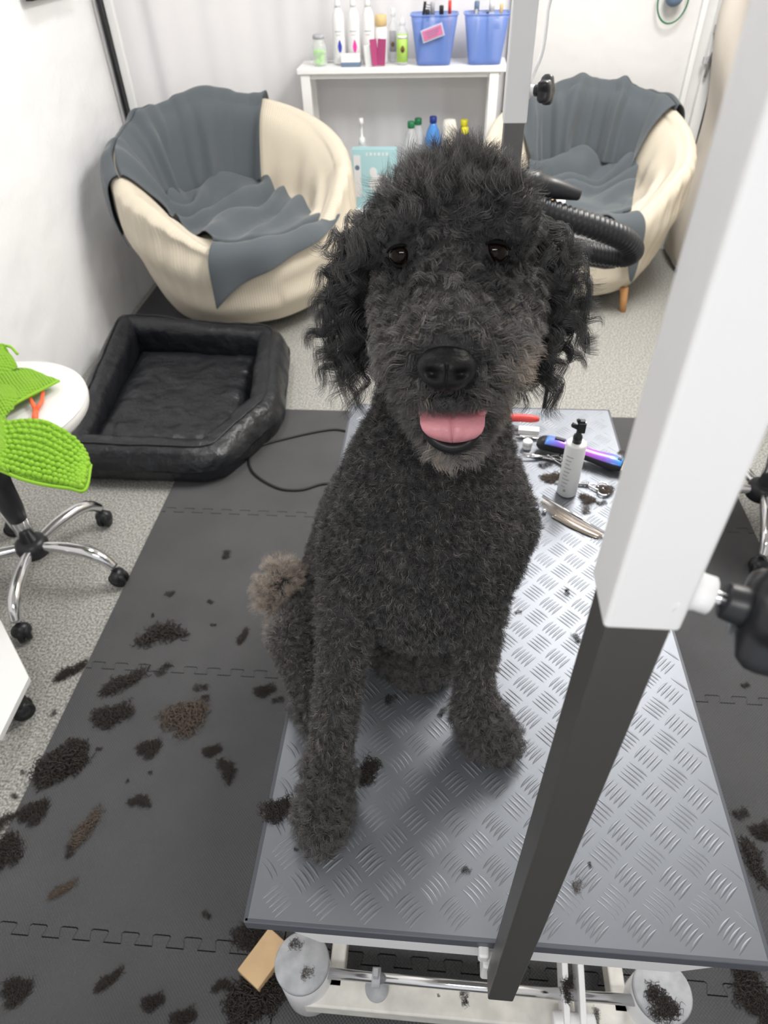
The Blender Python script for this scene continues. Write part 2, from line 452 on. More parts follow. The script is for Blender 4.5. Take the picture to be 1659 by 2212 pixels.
# base: tubes with capped posts
DL = at(652, 2078, Z=.175); DR = at(1432, 2140, Z=.175)
by = (DL.y + DR.y) / 2
mb = MB().box(((DL.x + DR.x) / 2, by - .019, .075), (DR.x - DL.x, .056, .045))
mb.box((DL.x + .052, .78, .075), (.026, .98, .045)).box((DR.x - .052, .78, .075), (.026, .98, .045))
mb.box(((DL.x + DR.x) / 2, 1.27, .075), (DR.x - DL.x, .07, .045))
mb.build('base_frame', dusty_white, tbl, bevel=.004)
for P_ in (DL, DR, Vector((DL.x, 1.29, .175)), Vector((DR.x, 1.29, .175))):
    R_ = .045
    p_ = MB().lathe((P_.x, P_.y, 0.012), [(R_ - .004, 0), (R_, .004), (R_, .150), (R_ - .002, .155)], 40).build('base_post', white_metal, tbl)
    c_ = MB().lathe((P_.x, P_.y, .165), [(R_ + .001, 0), (R_ + .001, .008), (R_ - .002, .012), (.0, .0125)], 40).build('post_cap', grey_cap, None)
    c_.parent = p_; c_.matrix_parent_inverse = Matrix.Identity(4); c_.location = -tbl.location
rod_y = by - .008; rz = .145
mb = MB().tube([(DL.x + .04, rod_y, rz), (DR.x - .04, rod_y, rz)], .0085, 20); mb.build('tie_rod', chrome, tbl)
mb = MB().lathe((DL.x + .125, rod_y, rz), [(.015, -.007), (.015, .007)], 24, axis=(1, 0, 0)).box((DL.x + .125, rod_y, rz + .02), (.008, .012, .03))
mb.build('clamp_ring', grey_cap, tbl, bevel=.001)
MB().lathe((DL.x + .125, rod_y - .006, rz - .048), [(.02, 0), (.02, .012)], 24).build('clamp_foot', grey_cap, tbl)
mb = MB()
for dx in (-.014, .012): mb.box((DR.x - .14 + dx, rod_y + .03, rz + .01), (.010, .14, .05), Matrix.Rotation(.35, 3, 'X'))
mb.lathe((DR.x - .14, rod_y - .035, rz - .012), [(.013, -.034), (.015, -.03), (.015, .03), (.013, .034)], 20, axis=(1, 0, 0))
mb.build('pedal_bracket', white_metal, tbl, bevel=.002)
MB().box((-.095, .40, .12), (.05, .05, .04)).build('lift_bracket', dusty_white, tbl, bevel=.002)
MB().box((.285, .40, .12), (.06, .05, .04)).build('lift_bracket', dusty_white, tbl, bevel=.002)

# ------------------------------------------------------------------ clamped arm posts of the grooming table
def star_knob(mb, c, axis, R=.026):
    a = Vector(axis).normalized(); q = a.to_track_quat('Z', 'Y'); c = Vector(c); n = 80; P = []
    for z, s_ in ((0, .0), (0, .55), (.002, .85), (.006, .98), (.011, 1.0), (.017, .97), (.021, .86), (.023, .5), (.0215, 0)):
        row = []
        for i in range(n + 1):
            t = 2 * PI * i / n; rr = R * s_ * (1 + (.16 * math.cos(5 * t) if s_ > .6 else 0)); row.append(c + q @ Vector((rr * math.cos(t), rr * math.sin(t), z)))
        P.append(row)
    mb.grid(P)


def arm_post(cx, cy, w_, zbot, zs, zt, label, kz, knobR=.026, ax=(1, 0, 0), gap=0.0, ky=0.0, cl=.0175):
    t = empty('grooming_arm_post', (cx, cy, zbot), label, 'grooming arm'); ax = Vector(ax).normalized()
    MB().box((cx, cy, (zbot + zs + .1) / 2), (w_, w_, zs + .1 - zbot)).build('inner_post', steel, t, bevel=.0018)
    ws = w_ + .005; k0 = Vector((cx + ws / 2, cy + ky, kz))
    MB().box((cx, cy, (zs + zt) / 2), (ws, ws, zt - zs)).build('outer_sleeve', white_metal, t, bevel=.0022)
    MB().lathe(k0 - ax * .003, [(.0150, 0), (.0135, .003), (.0100, .006), (.0088, .010), (.0088, .0150), (.0078, .0157), (.0055, .0155)], 28, axis=ax).build('threaded_boss', white_metal, t)
    MB().tube([k0 + ax * .010, k0 + ax * (.020 + gap)], .0036, 14).build('bolt', chrome, t)
    mb = MB().lathe(k0 + ax * (.0165 + gap), [(.0078, 0), (.0085, .001), (.0090, cl * .6), (.0098, cl)], 28, axis=ax)
    star_knob(mb, k0 + ax * (.0145 + cl + gap), ax, knobR); mb.build('star_knob', black_plastic, t)
    return t


p_ = arm_post(.0945, .2125, .029, .548, 1.240, 2.0, 'nearest square post clamped to the front of the table, white above and dark below', 1.2565, knobR=.0225, ax=(1, -.30, -.14), gap=.001, ky=-.004, cl=.0115)
MB().box((.0945, .236, .535), (.04, .02, .05)).box((.074, .24, .575), (.012, .02, .02)).build('table_clamp', white_metal, p_, bevel=.003)
fpst = arm_post(.1155, 1.372, .036, .53, 1.186, 2.0, 'farther white and grey post at the back edge of the table behind the dog', 1.232, knobR=.021, ax=(1, -.5, .1), gap=-.012)
MB().box((.1155, 1.347, .60), (.06, .016, .06)).box((.1155, 1.325, .6175), (.06, .045, .012)).box((.1155, 1.335, .545), (.05, .03, .02)).build('table_clamp', white_metal, fpst, bevel=.004)
pts = bez([at(1200, -30, Y=1.40), at(1186, 10, Y=1.40), at(1180, 60, Y=1.395), at(1172, 110, Y=1.39), at(1157, 150, Y=1.385), (.136, 1.372, 1.243)], 8)
tag(MB().tube(pts, .0035).build('hanging_cord', white_plastic), 'white cord hanging beside the farther white post', 'cord')

# ------------------------------------------------------------------ armchairs: tub chairs under stretch covers
def chair_fns(RX, RY, HT, HS=.44, HA=.60, zb=.085, rb=.70, a0=105, a1=152):
    def Hh(a):
        a = abs(a); k = HT - (HT - HA) * (min(a, a0) / a0) ** 1.7
        return k + (HS - k) * sstep(a0, a1, a)
    def openness(a): return 1 - sstep(a0, a1, abs(a))
    def prof(a):
        H = Hh(a); o = openness(a); z0 = zb
        bul = 1 - .10 * (1 - o)
        P = [(rb - .12, z0 + .004), (rb, z0), (rb + .08, z0 + .10 * (H - z0) + .01), (rb + .18, z0 + .35 * (H - z0)), (.975 * bul + .02, z0 + .68 * (H - z0)),
             (1.0 * bul, z0 + .88 * (H - z0)), (.975 * bul, z0 + .97 * (H - z0)), (.91 * bul, H), (.83 * bul, H - .018 - .01 * o)]
        zi = HS + .03
        P += [(.74 - .0 * o, H - (.07 * o + .012)), (.66, zi + (H - zi) * .35 * o - .012 * (1 - o)), (.58, HS + .02 * o), (.42, HS + .004), (.2, HS + .012), (0.0, HS + .014)]
        return P
    def surf(a, t):
        """a degrees from the back; t in [0, 14]"""
        P = prof(a); i = min(int(t), len(P) - 2); f = t - i
        p0, p1, p2, p3 = P[max(i - 1, 0)], P[i], P[i + 1], P[min(i + 2, len(P) - 1)]
        def cr(a_, b_, c_, d_): return .5 * (2 * b_ + (c_ - a_) * f + (2 * a_ - 5 * b_ + 4 * c_ - d_) * f * f + (3 * b_ - a_ - 3 * c_ + d_) * f ** 3)
        r = cr(p0[0], p1[0], p2[0], p3[0]); z = cr(p0[1], p1[1], p2[1], p3[1]); th = math.radians(a)
        return Vector((RX * r * math.sin(th), RY * r * math.cos(th), z))
    return surf, Hh


def armchair(loc, rz, RX, RY, HT, label, HA=.60, seedv=0, legs=True):
    t = empty('armchair', loc, label, 'armchair', rz=rz)
    surf, Hh = chair_fns(RX, RY, HT, HA=HA)
    nA, nT = 180, 84; g = []
    for i in range(nA):
        a = -180 + 360 * i / nA; row = []
        for j in range(nT + 1):
            tt = 14 * j / nT; p = surf(a, tt)
            # stretched-cloth wrinkles: converging towards the arm fronts and along the base
            wv = 0
            fr = sstep(60, 150, abs(a)) * math.exp(-((tt - 3.5) / 2.6) ** 2)
            wv += .008 * fr * math.sin(p.z * 34 + abs(a) * .055 + 2.2 * noise.noise(Vector((a * .02, tt * .5, seedv))))
            wv += .008 * math.exp(-((abs(a) - 118) / 22) ** 2) * math.exp(-((tt - 5) / 2.2) ** 2) * math.sin(a * .75 + tt * .8)
            wv += .012 * noise.noise(Vector((a * .022, tt * .7, seedv + 5))) * (1 if tt < 11 else .3)
            wv += .006 * math.exp(-((tt - 10.4) / 1.0) ** 2) * math.sin(a * .25 + 3 * noise.noise(Vector((a * .03, 1, seedv))))
            rad = Vector((p.x, p.y, 0)); rad = rad.normalized() if rad.length > 1e-4 else Vector((0, 0, 0))
            sgn = 1 if tt < 8 else -.6
            if tt > 11.5: p.z += wv * .5
            else: p += rad * wv * sgn
            row.append(p)
        g.append(row)
    mb = MB().grid(g, closed_u=True)
    # hem underneath
    n0 = len(mb.v); o = mb.build('slipcover', slip, t, local=True)
    uvl = o.data.uv_layers.new(name='UVMap'); UV = []
    for pl in o.data.polygons:
        for li, vi in zip(pl.loop_indices, pl.vertices):
            if vi < n0:
                i, j = divmod(vi, nT + 1)
                if i == 0 and any(v // (nT + 1) == nA - 1 for v in pl.vertices if v < n0): i = nA
                uvl.data[li].uv = (i / nA, j / nT)
    MB().lathe((0, 0, .10), [(.27, 0), (.30, .1)], 32).build('inner_frame', black_plastic, t, local=True)
    if legs:
        for sx, sy in ((-.23, -.24), (.25, -.235), (-.22, .20), (.22, .20)):
            p0 = Vector((sx, sy, .11)); p1 = Vector((sx * 1.06, sy * 1.06, 0.0))
            MB().tube([p1, p0], [.014, .019], 16).build('leg', wood, t, local=True)
    return t, surf


sinbump(slip, 260, 0, .30, .002, mode='UV')


def throw(parent, surf, label, t0, amap, HS, front, lift=.014, nu=90, nv=150, seedv=1, over=.16, tjoin=10.6, jitter=1.0, cat='blanket'):
    """blanket going over the rim, down the inner back and over the seat.
    amap(u)-> angle (deg) on the back; front(u)-> (x, y) local point of the seat edge where it ends, then hangs by over"""
    t = empty('throw_blanket', parent.location, label, cat, rz=parent.rotation_euler.z)
    g = []
    for i in range(nu):
        u = i / (nu - 1); a = amap(u); row = []
        af, tend = front(u); F0 = surf(af, 8.6)
        for j in range(nv):
            v = j / (nv - 1)
            if v < .55:
                tt = t0 + (tjoin - t0) * v / .55
                p = surf(a, tt); q = surf(a, tt + .05); r_ = surf(a + .5, tt)
                n = (q - p).cross(r_ - p)
                n = n.normalized() if n.length > 1e-9 else Vector((0, 0, 1))
                rad = Vector((p.x, p.y, 0)).normalized()
                if tt < 7: n = n if n.dot(rad) > 0 else -n
                else: n = n if (n.z > 0 or n.dot(rad) < 0) and n.dot(rad) < .5 else -n
                if tt > 8 and n.dot(rad) > 0: n = -n if n.z < 0 else n
                fold = .018 * (math.sin(u * 20 + 2.6 * noise.noise(Vector((u * 3, v * 2.5, seedv)))) ** 3 + .8 * noise.noise(Vector((u * 9, v * 3, seedv + 2)))) * jitter
                fold *= .45 + .75 * sstep(.1, .5, v)
                p = p + n * (lift + max(-.008, fold))
            else:
                s = (v - .55) / .45; pj = surf(a, tjoin); s2 = min(1, s / .66)
                x = pj.x + (F0.x - pj.x) * s2; y = pj.y + (F0.y - pj.y) * s2
                zs_ = HS + .020; zf = F0.z + .034
                z = zs_ * (1 - sstep(.7, 1, s2)) + zf * sstep(.7, 1, s2) + (pj.z - HS) * (1 - sstep(0, .35, s2))
                wr = .022 * noise.noise(Vector((x * 7, y * 7, seedv + 3))) + .030 * abs(math.sin(x * 13 - y * 19 + 3 * noise.noise(Vector((x * 4, y * 4, seedv))))) ** 3 - .004
                z += lift * .6 + max(-.008, wr * jitter * (1 - .75 * sstep(.7, 1, s2)))
                if s > .66:
                    k = (s - .66) / .34; tt = 8.6 + (tend - 8.6) * k
                    p0 = surf(af, tt); q0 = surf(af, tt + .05); r0 = surf(af + .5, tt); n = (q0 - p0).cross(r0 - p0)
                    n = n.normalized() if n.length > 1e-9 else Vector((0, 0, 1)); rad = Vector((p0.x, p0.y, 0)).normalized()
                    if n.dot(rad + Vector((0, 0, .6))) < 0: n = -n
                    p0 = p0 + n * (.030 + .010 * math.sin(u * 19 + 1) * k) + rad * .008 * k
                    x, y, z = (Vector((x, y, z)).lerp(p0, sstep(0, .12, k)))
                p = Vector((x, y, z))
            row.append(p)
        g.append(row)
    MB().grid(g).build('fleece', fleece, t, local=True, solid=.004, subd=1)
    return t


LC = (-.905, 3.05, 0); LR = math.radians(33)
chL, sL = armchair(LC, LR, .525, .43, .86, 'left cream slipcovered tub armchair beside the black dog bed', HA=.64, seedv=2, legs=False)
RC = (.620, 3.365, 0); RR = math.radians(-6)
chR, sR = armchair(RC, RR, .465, .42, .83, 'right cream slipcovered tub armchair in front of the painted wall', HA=.62, seedv=8)
throw(chL, sL, 'blue-grey fleece blanket draped over the left armchair', 3.6, lambda u: -92 + 128 * u, .44,
      lambda u: (-146 - 82 * u, 3.1 + 3.2 * u ** .8), seedv=1, jitter=1.8)
throw(chR, sR, 'blue-grey fleece blanket draped over the right armchair', 4.0, lambda u: -62 + 122 * u, .44,
      lambda u: (-140 - 76 * u, 6.6 - 3.8 * sstep(.7, 1, u)), seedv=6, jitter=1.8)

# ------------------------------------------------------------------ dog bed (rounded bolster walls and cushion)
bed = empty('dog_bed', (-1.01, 2.10, 0), 'black leatherette bolster dog bed on the floor by the left wall', 'dog bed')
cor = [Vector((-1.375, 2.60, .100)), Vector((-.70, 2.53, .092)), Vector((-.635, 2.05, .078)), Vector((-.77, 1.76, .070)), Vector((-1.27, 1.76, .072))]
segs = []
def bolster_path():
    pts = []
    n = 5
    for k in range(n):
        a, b = cor[k], cor[(k + 1) % n]; prev = cor[(k - 1) % n]
        for s in np.linspace(.10, .90, 14): pts.append((a.lerp(b, s), k, s))
        nx = cor[(k + 2) % n]; e0 = a.lerp(b, .90); e1 = b.lerp(nx, .10)
        for s in (.25, .5, .75):
            q = (e0 * (1 - s) ** 2 + b * 2 * s * (1 - s) + e1 * s * s); pts.append((q, k, 1 + s))
    return pts
bp_ = bolster_path(); cen = Vector((-1.0, 2.15, 0)); g = []; nb = len(bp_)
for i, (p, k, s) in enumerate(bp_):
    tdir = (bp_[(i + 1) % nb][0] - bp_[i - 1][0]); tdir.z = 0; tdir.normalize(); out = Vector((tdir.y, -tdir.x, 0))
    if out.dot(p - cen) < 0: out = -out
    crease = 1.0 - .10 * math.exp(-((s - 1.5) / .12) ** 2) if s > 1 else 1.0
    hgt = p.z * 1.0; wid = .062; row = []
    for j in range(25):
        th = 2 * PI * j / 24; c_, s_ = math.cos(th), math.sin(th)
        e1 = abs(c_) ** .8 * math.copysign(1, c_); e2 = abs(s_) ** .75 * math.copysign(1, s_)
        wr = 1 + .10 * noise.noise(Vector((p.x * 9, p.y * 9, th * 1.3))) + .08 * math.sin(i * 1.9 + th) * noise.noise(Vector((p.x * 5, p.y * 5, 2)))
        peak = 1 + .10 * (math.exp(-((th - PI / 2) / .25) ** 2)) * (1 if s > 1 else .35)
        row.append(p * 1 + out * (e1 * wid * wr * crease - .02 * (s_ > 0) * s_) + Vector((0, 0, (e2 * hgt * .97 * (wr if s_ > 0 else 1)) * peak - 0.0)))
    for q in row: q.z = max(.0135, q.z)
    g.append(row)
mb = MB().grid(g, closed_u=True); mb.build('bolster', leather, bed, subd=1)
# seam piping along the top outer edge
pts = [g[i][5] + Vector((0, 0, .002)) for i in range(nb)]; pts.append(pts[0])
MB().tube(pts, .003, 8).build('piping', black_plastic, bed)
g = []; c4 = [Vector((-1.32, 2.56, 0)), Vector((-.74, 2.49, 0)), Vector((-.72, 1.82, 0)), Vector((-1.25, 1.80, 0))]
for i in range(61):
    u = i / 60; row = []
    for j in range(61):
        v = j / 60; p = (c4[0].lerp(c4[1], u)).lerp(c4[3].lerp(c4[2], u), v)
        e_ = min(u, 1 - u, v, 1 - v); z = .03 + .062 * (1 - (1 - min(1, e_ * 6)) ** 2.5)
        z += .010 * noise.noise(Vector((p.x * 5, p.y * 5, 1))) + .006 * noise.noise(Vector((p.x * 16, p.y * 11, 4)))
        if v > .80: z += .012 * abs(math.sin(u * 19)) * (1 - e_ * 4 if e_ < .25 else 0)
        if u > .80: z += .012 * abs(math.sin(v * 23)) * (1 - e_ * 4 if e_ < .25 else 0)
        row.append((p.x, p.y, z))
    g.append(row)
MB().grid(g).build('cushion', leather, bed, subd=1, solid=.004)

# black cable looping on the mat
pts = bez([(-.24, 1.98, .017), at(742, 930, Z=.016), at(700, 930, Z=.016), at(620, 947, Z=.016), at(556, 966, Z=.017), at(538, 992, Z=.017), at(550, 1024, Z=.017), at(600, 1054, Z=.016), at(650, 1058, Z=.016), at(700, 1045, Z=.016), (-.3, 1.72, .016), (-.15, 1.65, .016)], 10)
tag(MB().tube(pts, .0045).build('power_cable', black_rod), 'thin black cable looped on the dark mat behind the table', 'cable')

# ------------------------------------------------------------------ rolling stools
def caster(mb_h, mb_w, p, ang):
    x, y = p; d = Vector((math.cos(ang), math.sin(ang), 0)); s = Vector((-d.y, d.x, 0))
    for k in (-1, 1): mb_w.lathe(Vector((x, y, .027)) + s * .010 * k, [(.008, -.007), (.024, -.007), (.026, -.004), (.026, .004), (.024, .007), (.008, .007)], 24, axis=s)
    mb_h.box((x, y, .048), (.012, .012, .03)); mb_h.ball((x, y, .036), .027, 16, 10, (.78, 1.0, .9), Matrix.Rotation(ang, 3, 'Z'))


def stool(cx, cy, a0, seat_c, seat_z, label, R=.24):
    t = empty('rolling_stool', (cx, cy, 0), label, 'stool')
    MB().lathe((cx, cy, .095), [(.030, 0), (.044, .004), (.046, .03), (.042, .045), (.030, .055)], 32).build('hub', black_plastic, t)
    for k in range(5):
        a = a0 + k * 2 * PI / 5; d = Vector((math.cos(a), math.sin(a), 0))
        P = [Vector((cx, cy, .125)) + d * .035, Vector((cx, cy, .130)) + d * .10, Vector((cx, cy, .125)) + d * .17, Vector((cx, cy, .105)) + d * .215, Vector((cx, cy, .072)) + d * .243]
        lg = MB().tube(bez(P, 6), [.014, .0145, .015, .0155, .016, .0165, .017, .0175, .018, .018, .018, .018, .018, .018, .018, .018, .018, .017, .017, .016, .016, .015, .015, .014, .014], 16).build('leg', chrome, t)
        h = MB(); w_ = MB(); caster(h, w_, (cx + d.x * .243, cy + d.y * .243), a + .5 * (k % 3))
        ho = h.build('caster_hood', black_plastic, None); wo = w_.build('caster_wheel', black_rod, None)
        for o in (ho, wo): o.parent = lg; o.location = -t.location
    MB().tube([(cx, cy, .14), (cx, cy, seat_z - .16)], .024, 24).build('gas_lift', chrome, t)
    MB().lathe((cx, cy, seat_z - .20), [(.020, -.1), (.030, -.03), (.032, .05), (.04, .13)], 24).build('lift_shroud', black_plastic, t)
    sx, sy = seat_c
    s_ = MB().lathe((sx, sy, seat_z - .06), [(R * .80, 0), (R * .93, .006), (R * .985, .022), (R, .040), (R * .985, .052), (R * .93, .060), (R * .8, .064), (R * .5, .060), (.01, .056)], 64).build('seat', seat_white, t)
    pp = MB().lathe((sx, sy, seat_z - .008), [(R * .985 + .0025 * math.cos(th), .0025 * math.sin(th)) for th in np.linspace(0, 2 * PI, 9)], 64, caps=False).build('piping', seat_white, None)
    pp.parent = s_; pp.location = -t.location
    return t


stool(-1.165, 1.285, math.radians(-6), (-1.21, 1.44), .50, 'white leatherette rolling stool at the left edge with a green cloth on it', R=.25)
stool(.995, 1.645, math.radians(-104), (.96, 1.66), .50, 'white rolling stool at the right edge half hidden by the white post', R=.20)

# ------------------------------------------------------------------ green cleaning cloth on the left stool
clo = empty('cleaning_cloth', (-1.0, 1.40, .50), 'lime green waffle and chenille cloth lying folded on the left stool', 'cloth')
def patch(cs, nu, nv, bulge=(0, 0, 0), wav=.004, seedv=0):
    """bilinear patch of four corners with bulge"""
    a, b, c, d = [Vector(p) for p in cs]; g = []
    for i in range(nu):
        u = i / (nu - 1); row = []
        for j in range(nv):
            v = j / (nv - 1); p = a.lerp(b, u).lerp(d.lerp(c, u), v)
            k = math.sin(PI * u) * math.sin(PI * v)
            p += Vector(bulge) * k + Vector((0, 0, wav * noise.noise(Vector((u * 4, v * 4, seedv)))))
            row.append(p)
        g.append(row)
    return g
# lobe with nubs, hanging over the seat edge
def lobe():
    top = bez([at(-30, 925, Z=.522), at(25, 908, Z=.522), at(90, 906, Z=.522), at(140, 928, Z=.52), at(178, 962, Z=.51), at(195, 1000, Z=.50)], 8)
    bot = bez([at(-30, 1005, Z=.515), at(5, 1015, Z=.513), at(50, 1033, Z=.508), at(100, 1044, Z=.50), at(150, 1052, Z=.495), at(184, 1057, Z=.49)], 8)
    g = []
    for i in range(len(top)):
        row = []
        for j in range(22):
            v = j / 21; p = top[i].lerp(bot[i], v); p += Vector((.015, -.03, .012)) * math.sin(PI * v) * .6
            row.append(p)
        g.append(row)
    return g
lg_ = lobe()
MB().grid(lg_).build('chenille_side', lime, clo, solid=.006, subd=1)
mb = MB()
for i in range(0, 21):
    for j in range(0, 20, 2):
        fi = (i + .5 * (j % 4) / 2) * (len(lg_) - 1) / 21.5; i0 = min(int(fi), len(lg_) - 2); p = lg_[i0][min(21, j + 1)].lerp(lg_[i0 + 1][min(21, j + 1)], fi - i0)
        nrm = Vector((.35, -.65, .68)).normalized()
        mb.ball(p + nrm * .005 + Vector([random.uniform(-.0015, .0015) for _ in range(3)]), .0075, 8, 6, (1, 1, 1.15))
mb.build('chenille_nubs', lime_nub, clo)
mb = MB()
for cs, bl, sd in (
    ([at(-40, 800, Z=.52), at(60, 797, Z=.525), at(128, 822, Z=.525), at(-20, 905, Z=.52)], (0, 0, .02), 1),
    ([at(-40, 760, Z=.56), at(10, 745, Z=.575), at(38, 790, Z=.545), at(-30, 850, Z=.53)], (0, 0, .03), 2),
    ([at(-40, 830, Z=.53), at(52, 835, Z=.535), at(30, 885, Z=.53), at(-30, 930, Z=.52)], (0, -.01, .025), 3),
    ([at(-40, 885, Z=.525), at(12, 898, Z=.53), at(20, 1020, Z=.52), at(-40, 1000, Z=.52)], (0.01, -.02, .02), 4)):
    mb.grid(patch(cs, 24, 24, bl, .012, sd))
mb.build('waffle_side', lime, clo, solid=.007, subd=1)
mb = MB()
hem = [at(-30, 1007, Z=.516), at(5, 1018, Z=.514), at(50, 1036, Z=.509), at(100, 1048, Z=.501), at(150, 1055, Z=.496), at(184, 1058, Z=.491), at(196, 1004, Z=.501)]
mb.tube(bez(hem, 6), .0042, 8); mb.build('hem', lime_nub, clo)
MB().tube(bez([at(-20, 905, Z=.525), at(40, 868, Z=.53), at(128, 822, Z=.53)], 8), .004, 8).build('hem', lime_nub, clo)
MB().tube(bez([at(38, 765, Z=.56), at(20, 748, Z=.575), at(-10, 748, Z=.57)], 8), .004, 8).build('hem', lime_nub, clo)
yb = empty('rubber_loop', at(78, 880, Z=.51), 'orange Y-shaped rubber tie on the white stool seat under the green cloth', 'rubber tie')
mb = MB().tube([at(66, 862, Z=.517), at(76, 884, Z=.512)], [.005, .006], 10).tube([at(93, 846, Z=.517), at(90, 868, Z=.513), at(78, 886, Z=.512)], [.005, .005, .006], 10)
mb.tube([at(77, 884, Z=.511), at(75, 908, Z=.511)], [.007, .008], 10); mb.build('strap', orange, yb)

# ------------------------------------------------------------------ low white trolley at left edge
tr = empty('trolley', (-1.12, .77, 0), 'low white rolling board at the left edge below the stool', 'trolley')
Z_ = .13
pl = [at(62, 1462, Z=Z_), at(-2, 1592, Z=Z_), at(-200, 1560, Z=Z_), at(-110, 1345, Z=Z_), at(0, 1338, Z=Z_)]
MB().prism([(p.x, p.y) for p in pl], Z_ - .018, Z_).build('board', white_frame, tr, bevel=.002)
cp = at(48, 1530, Z=.03)
for x_, y_ in ((cp.x, cp.y), (cp.x - .16, cp.y - .02)):
    h = MB(); w_ = MB(); caster(h, w_, (x_, y_), .8); h.box((x_, y_, .07), (.03, .03, .034))
    h.build('caster_hood', black_plastic, tr); w_.build('caster_wheel', black_rod, tr)

# ------------------------------------------------------------------ shelf unit at the back
SH = empty('shelf_table', (-.22, 3.72, 0), 'white wooden shelf table against the hanging sheet between the armchairs', 'shelf')
sx0, sx1, sy0, sy1, sz = -.705, .250, 3.585, 3.80, .918
MB().box(((sx0 + sx1) / 2, (sy0 + sy1) / 2, sz - .012), (sx1 - sx0, sy1 - sy0, .024)).build('top_board', white_frame, SH, bevel=.004)
MB().box(((sx0 + sx1) / 2, sy0 + .03, sz - .034), (sx1 - sx0 - .05, .018, .022)).build('apron', white_frame, SH, bevel=.002)
for x_ in (sx0 + .035, sx1 - .055):
    for y_ in (sy0 + .025, sy1 - .025): MB().box((x_, y_, (sz - .024) / 2), (.042, .034, sz - .024)).build('leg', white_frame, SH, bevel=.002)
LZ = .30
MB().box(((sx0 + sx1) / 2, (sy0 + sy1) / 2, LZ - .01), (sx1 - sx0 - .05, sy1 - sy0 - .01, .02)).build('lower_board', white_frame, SH, bevel=.003)
# black uprights
def pole(px0, label, x, y, z0):
    o = MB().tube([(x, y, z0), (x, y, 2.4)], .0095, 12); o.tube([(x + .022, y + .005, z0 + .01), (x + .022, y + .005, 2.4)], .007, 12); o.lathe((x + .008, y, z0), [(.022, 0), (.022, .012)], 16)
    tag(o.build('upright_pole', black_rod), label, 'pole')
p_ = at(663, 112, Z=sz + .01); pole(0, 'black double pole standing on the left end of the shelf top', p_.x, p_.y, sz + .001)
p_ = at(1092, 60, Y=3.70); pole(0, 'black double pole to the right of the shelf behind the white post', .272, 3.80, 0.0)

# ---- things on the shelf top
ST = sz + .0005
def on_shelf(px, Y, Z=ST):
    """x of the world point seen near column px at depth Y on the shelf top"""
    r = M @ np.array([px - 829.5, -(110 - 1106.0), -FPX]); return r[0] / r[1] * Y


def lathe_thing(name, label, cat, x, y, z, parts, group=None, n=28):
    """parts: list of (part name, profile, material); one part -> parts under an Empty anyway"""
    t = empty(name, (x, y, z), label, cat, group)
    for nm, prof, m in parts: MB().lathe((x, y, z), prof, n).build(nm, m, t)
    return t


def label_arc(t, x, y, z0, z1, r, m, a0=-2.3, a1=-.8, name='label'):
    g = [[(x + r * math.cos(a), y + r * math.sin(a), z) for z in (z0, z1)] for a in np.linspace(a0, a1, 12)]
    return MB().grid(g).build(name, m, t, solid=.0005)


def blob(t, x, y, z, w_, h_, m, name='printed_mark', tip=True):
    n = 20; pts = []
    for k in range(n):
        a = 2 * PI * k / n; px_ = w_ * math.cos(a) * (1 - (.55 * max(0, math.sin(a)) if tip else 0)); pz_ = h_ * math.sin(a); pts.append((x + px_, y, z + pz_))
    mb = MB(); mb.add([(p[0], y - .0006, p[2]) for p in pts] + [(p[0], y + .0006, p[2]) for p in pts], [tuple(range(n)), tuple(range(2 * n - 1, n - 1, -1))] + [(i, n + i, n + (i + 1) % n, (i + 1) % n) for i in range(n)], False)
    return mb.build(name, m, t)


Yf = 3.66
x = on_shelf(690, Yf)
t = lathe_thing('glass_jar', 'small clear jar of neon green beads on the left end of the shelf top', 'jar', x, Yf, ST, [
    ('glass', [(.030, .001), (.033, .006), (.033, .07), (.027, .085), (.024, .09), (.024, .105)], clear), ('lid', [(.026, .103), (.027, .112), (.024, .118)], grey_cap)])
mb = MB()
for k in range(46): a = random.random() * 2 * PI; r = random.random() ** .5 * .024; mb.ball((x + r * math.cos(a), Yf + r * math.sin(a), ST + .008 + random.random() * .05), .0075, 6, 4)
tag(mb.build('beads', neon, t), None, None, kind='stuff')
sprays = [(734, 'blue', drop_blue), (766, 'pink', drop_pink), (797, None, None)]
for k, (px, cn, dm) in enumerate(sprays):
    x = on_shelf(px, 3.69); y = 3.69
    lab = ('white pointed bottle with a %s drop mark on the shelf' % cn) if cn else 'white pointed bottle without a drop mark, right of the pink-drop bottle'
    t = lathe_thing('applicator_bottle', lab, 'bottle', x, y, ST, [
        ('body', [(.026, .001), (.0285, .006), (.0285, .165), (.024, .19), (.013, .21), (.011, .214)], white_plastic),
        ('nozzle', [(.0135, .212), (.0135, .225), (.010, .24), (.0045, .30), (.003, .31)], white_plastic)], 'pointed white bottles on the shelf')
    g_ = [[(x + .0287 * math.cos(a), y + .0287 * math.sin(a), ST + z) for z in (.125, .128)] for a in np.linspace(-2.1, -1.0, 8)]
    mb = MB().grid(g_); g_ = [[(x + .0287 * math.cos(a), y + .0287 * math.sin(a), ST + z) for z in (.112, .114)] for a in np.linspace(-1.9, -1.2, 8)]; mb.grid(g_); mb.build('print', grey_print, t, solid=.0004)
    if dm: blob(t, x + .006, y - .0295, ST + .072, .009, .024, dm)
x = on_shelf(757, 3.63)
t = empty('carton', (x, 3.63, ST), 'small white and slate-blue carton in front of the pointed bottles', 'box')
MB().box((x, 3.63, ST + .032), (.088, .035, .032)).build('upper_half', white_plastic, t, bevel=.002)
MB().box((x, 3.63, ST + .0085), (.0885, .0355, .016)).build('lower_half', slate, t, bevel=.002)
x = on_shelf(824, 3.70)
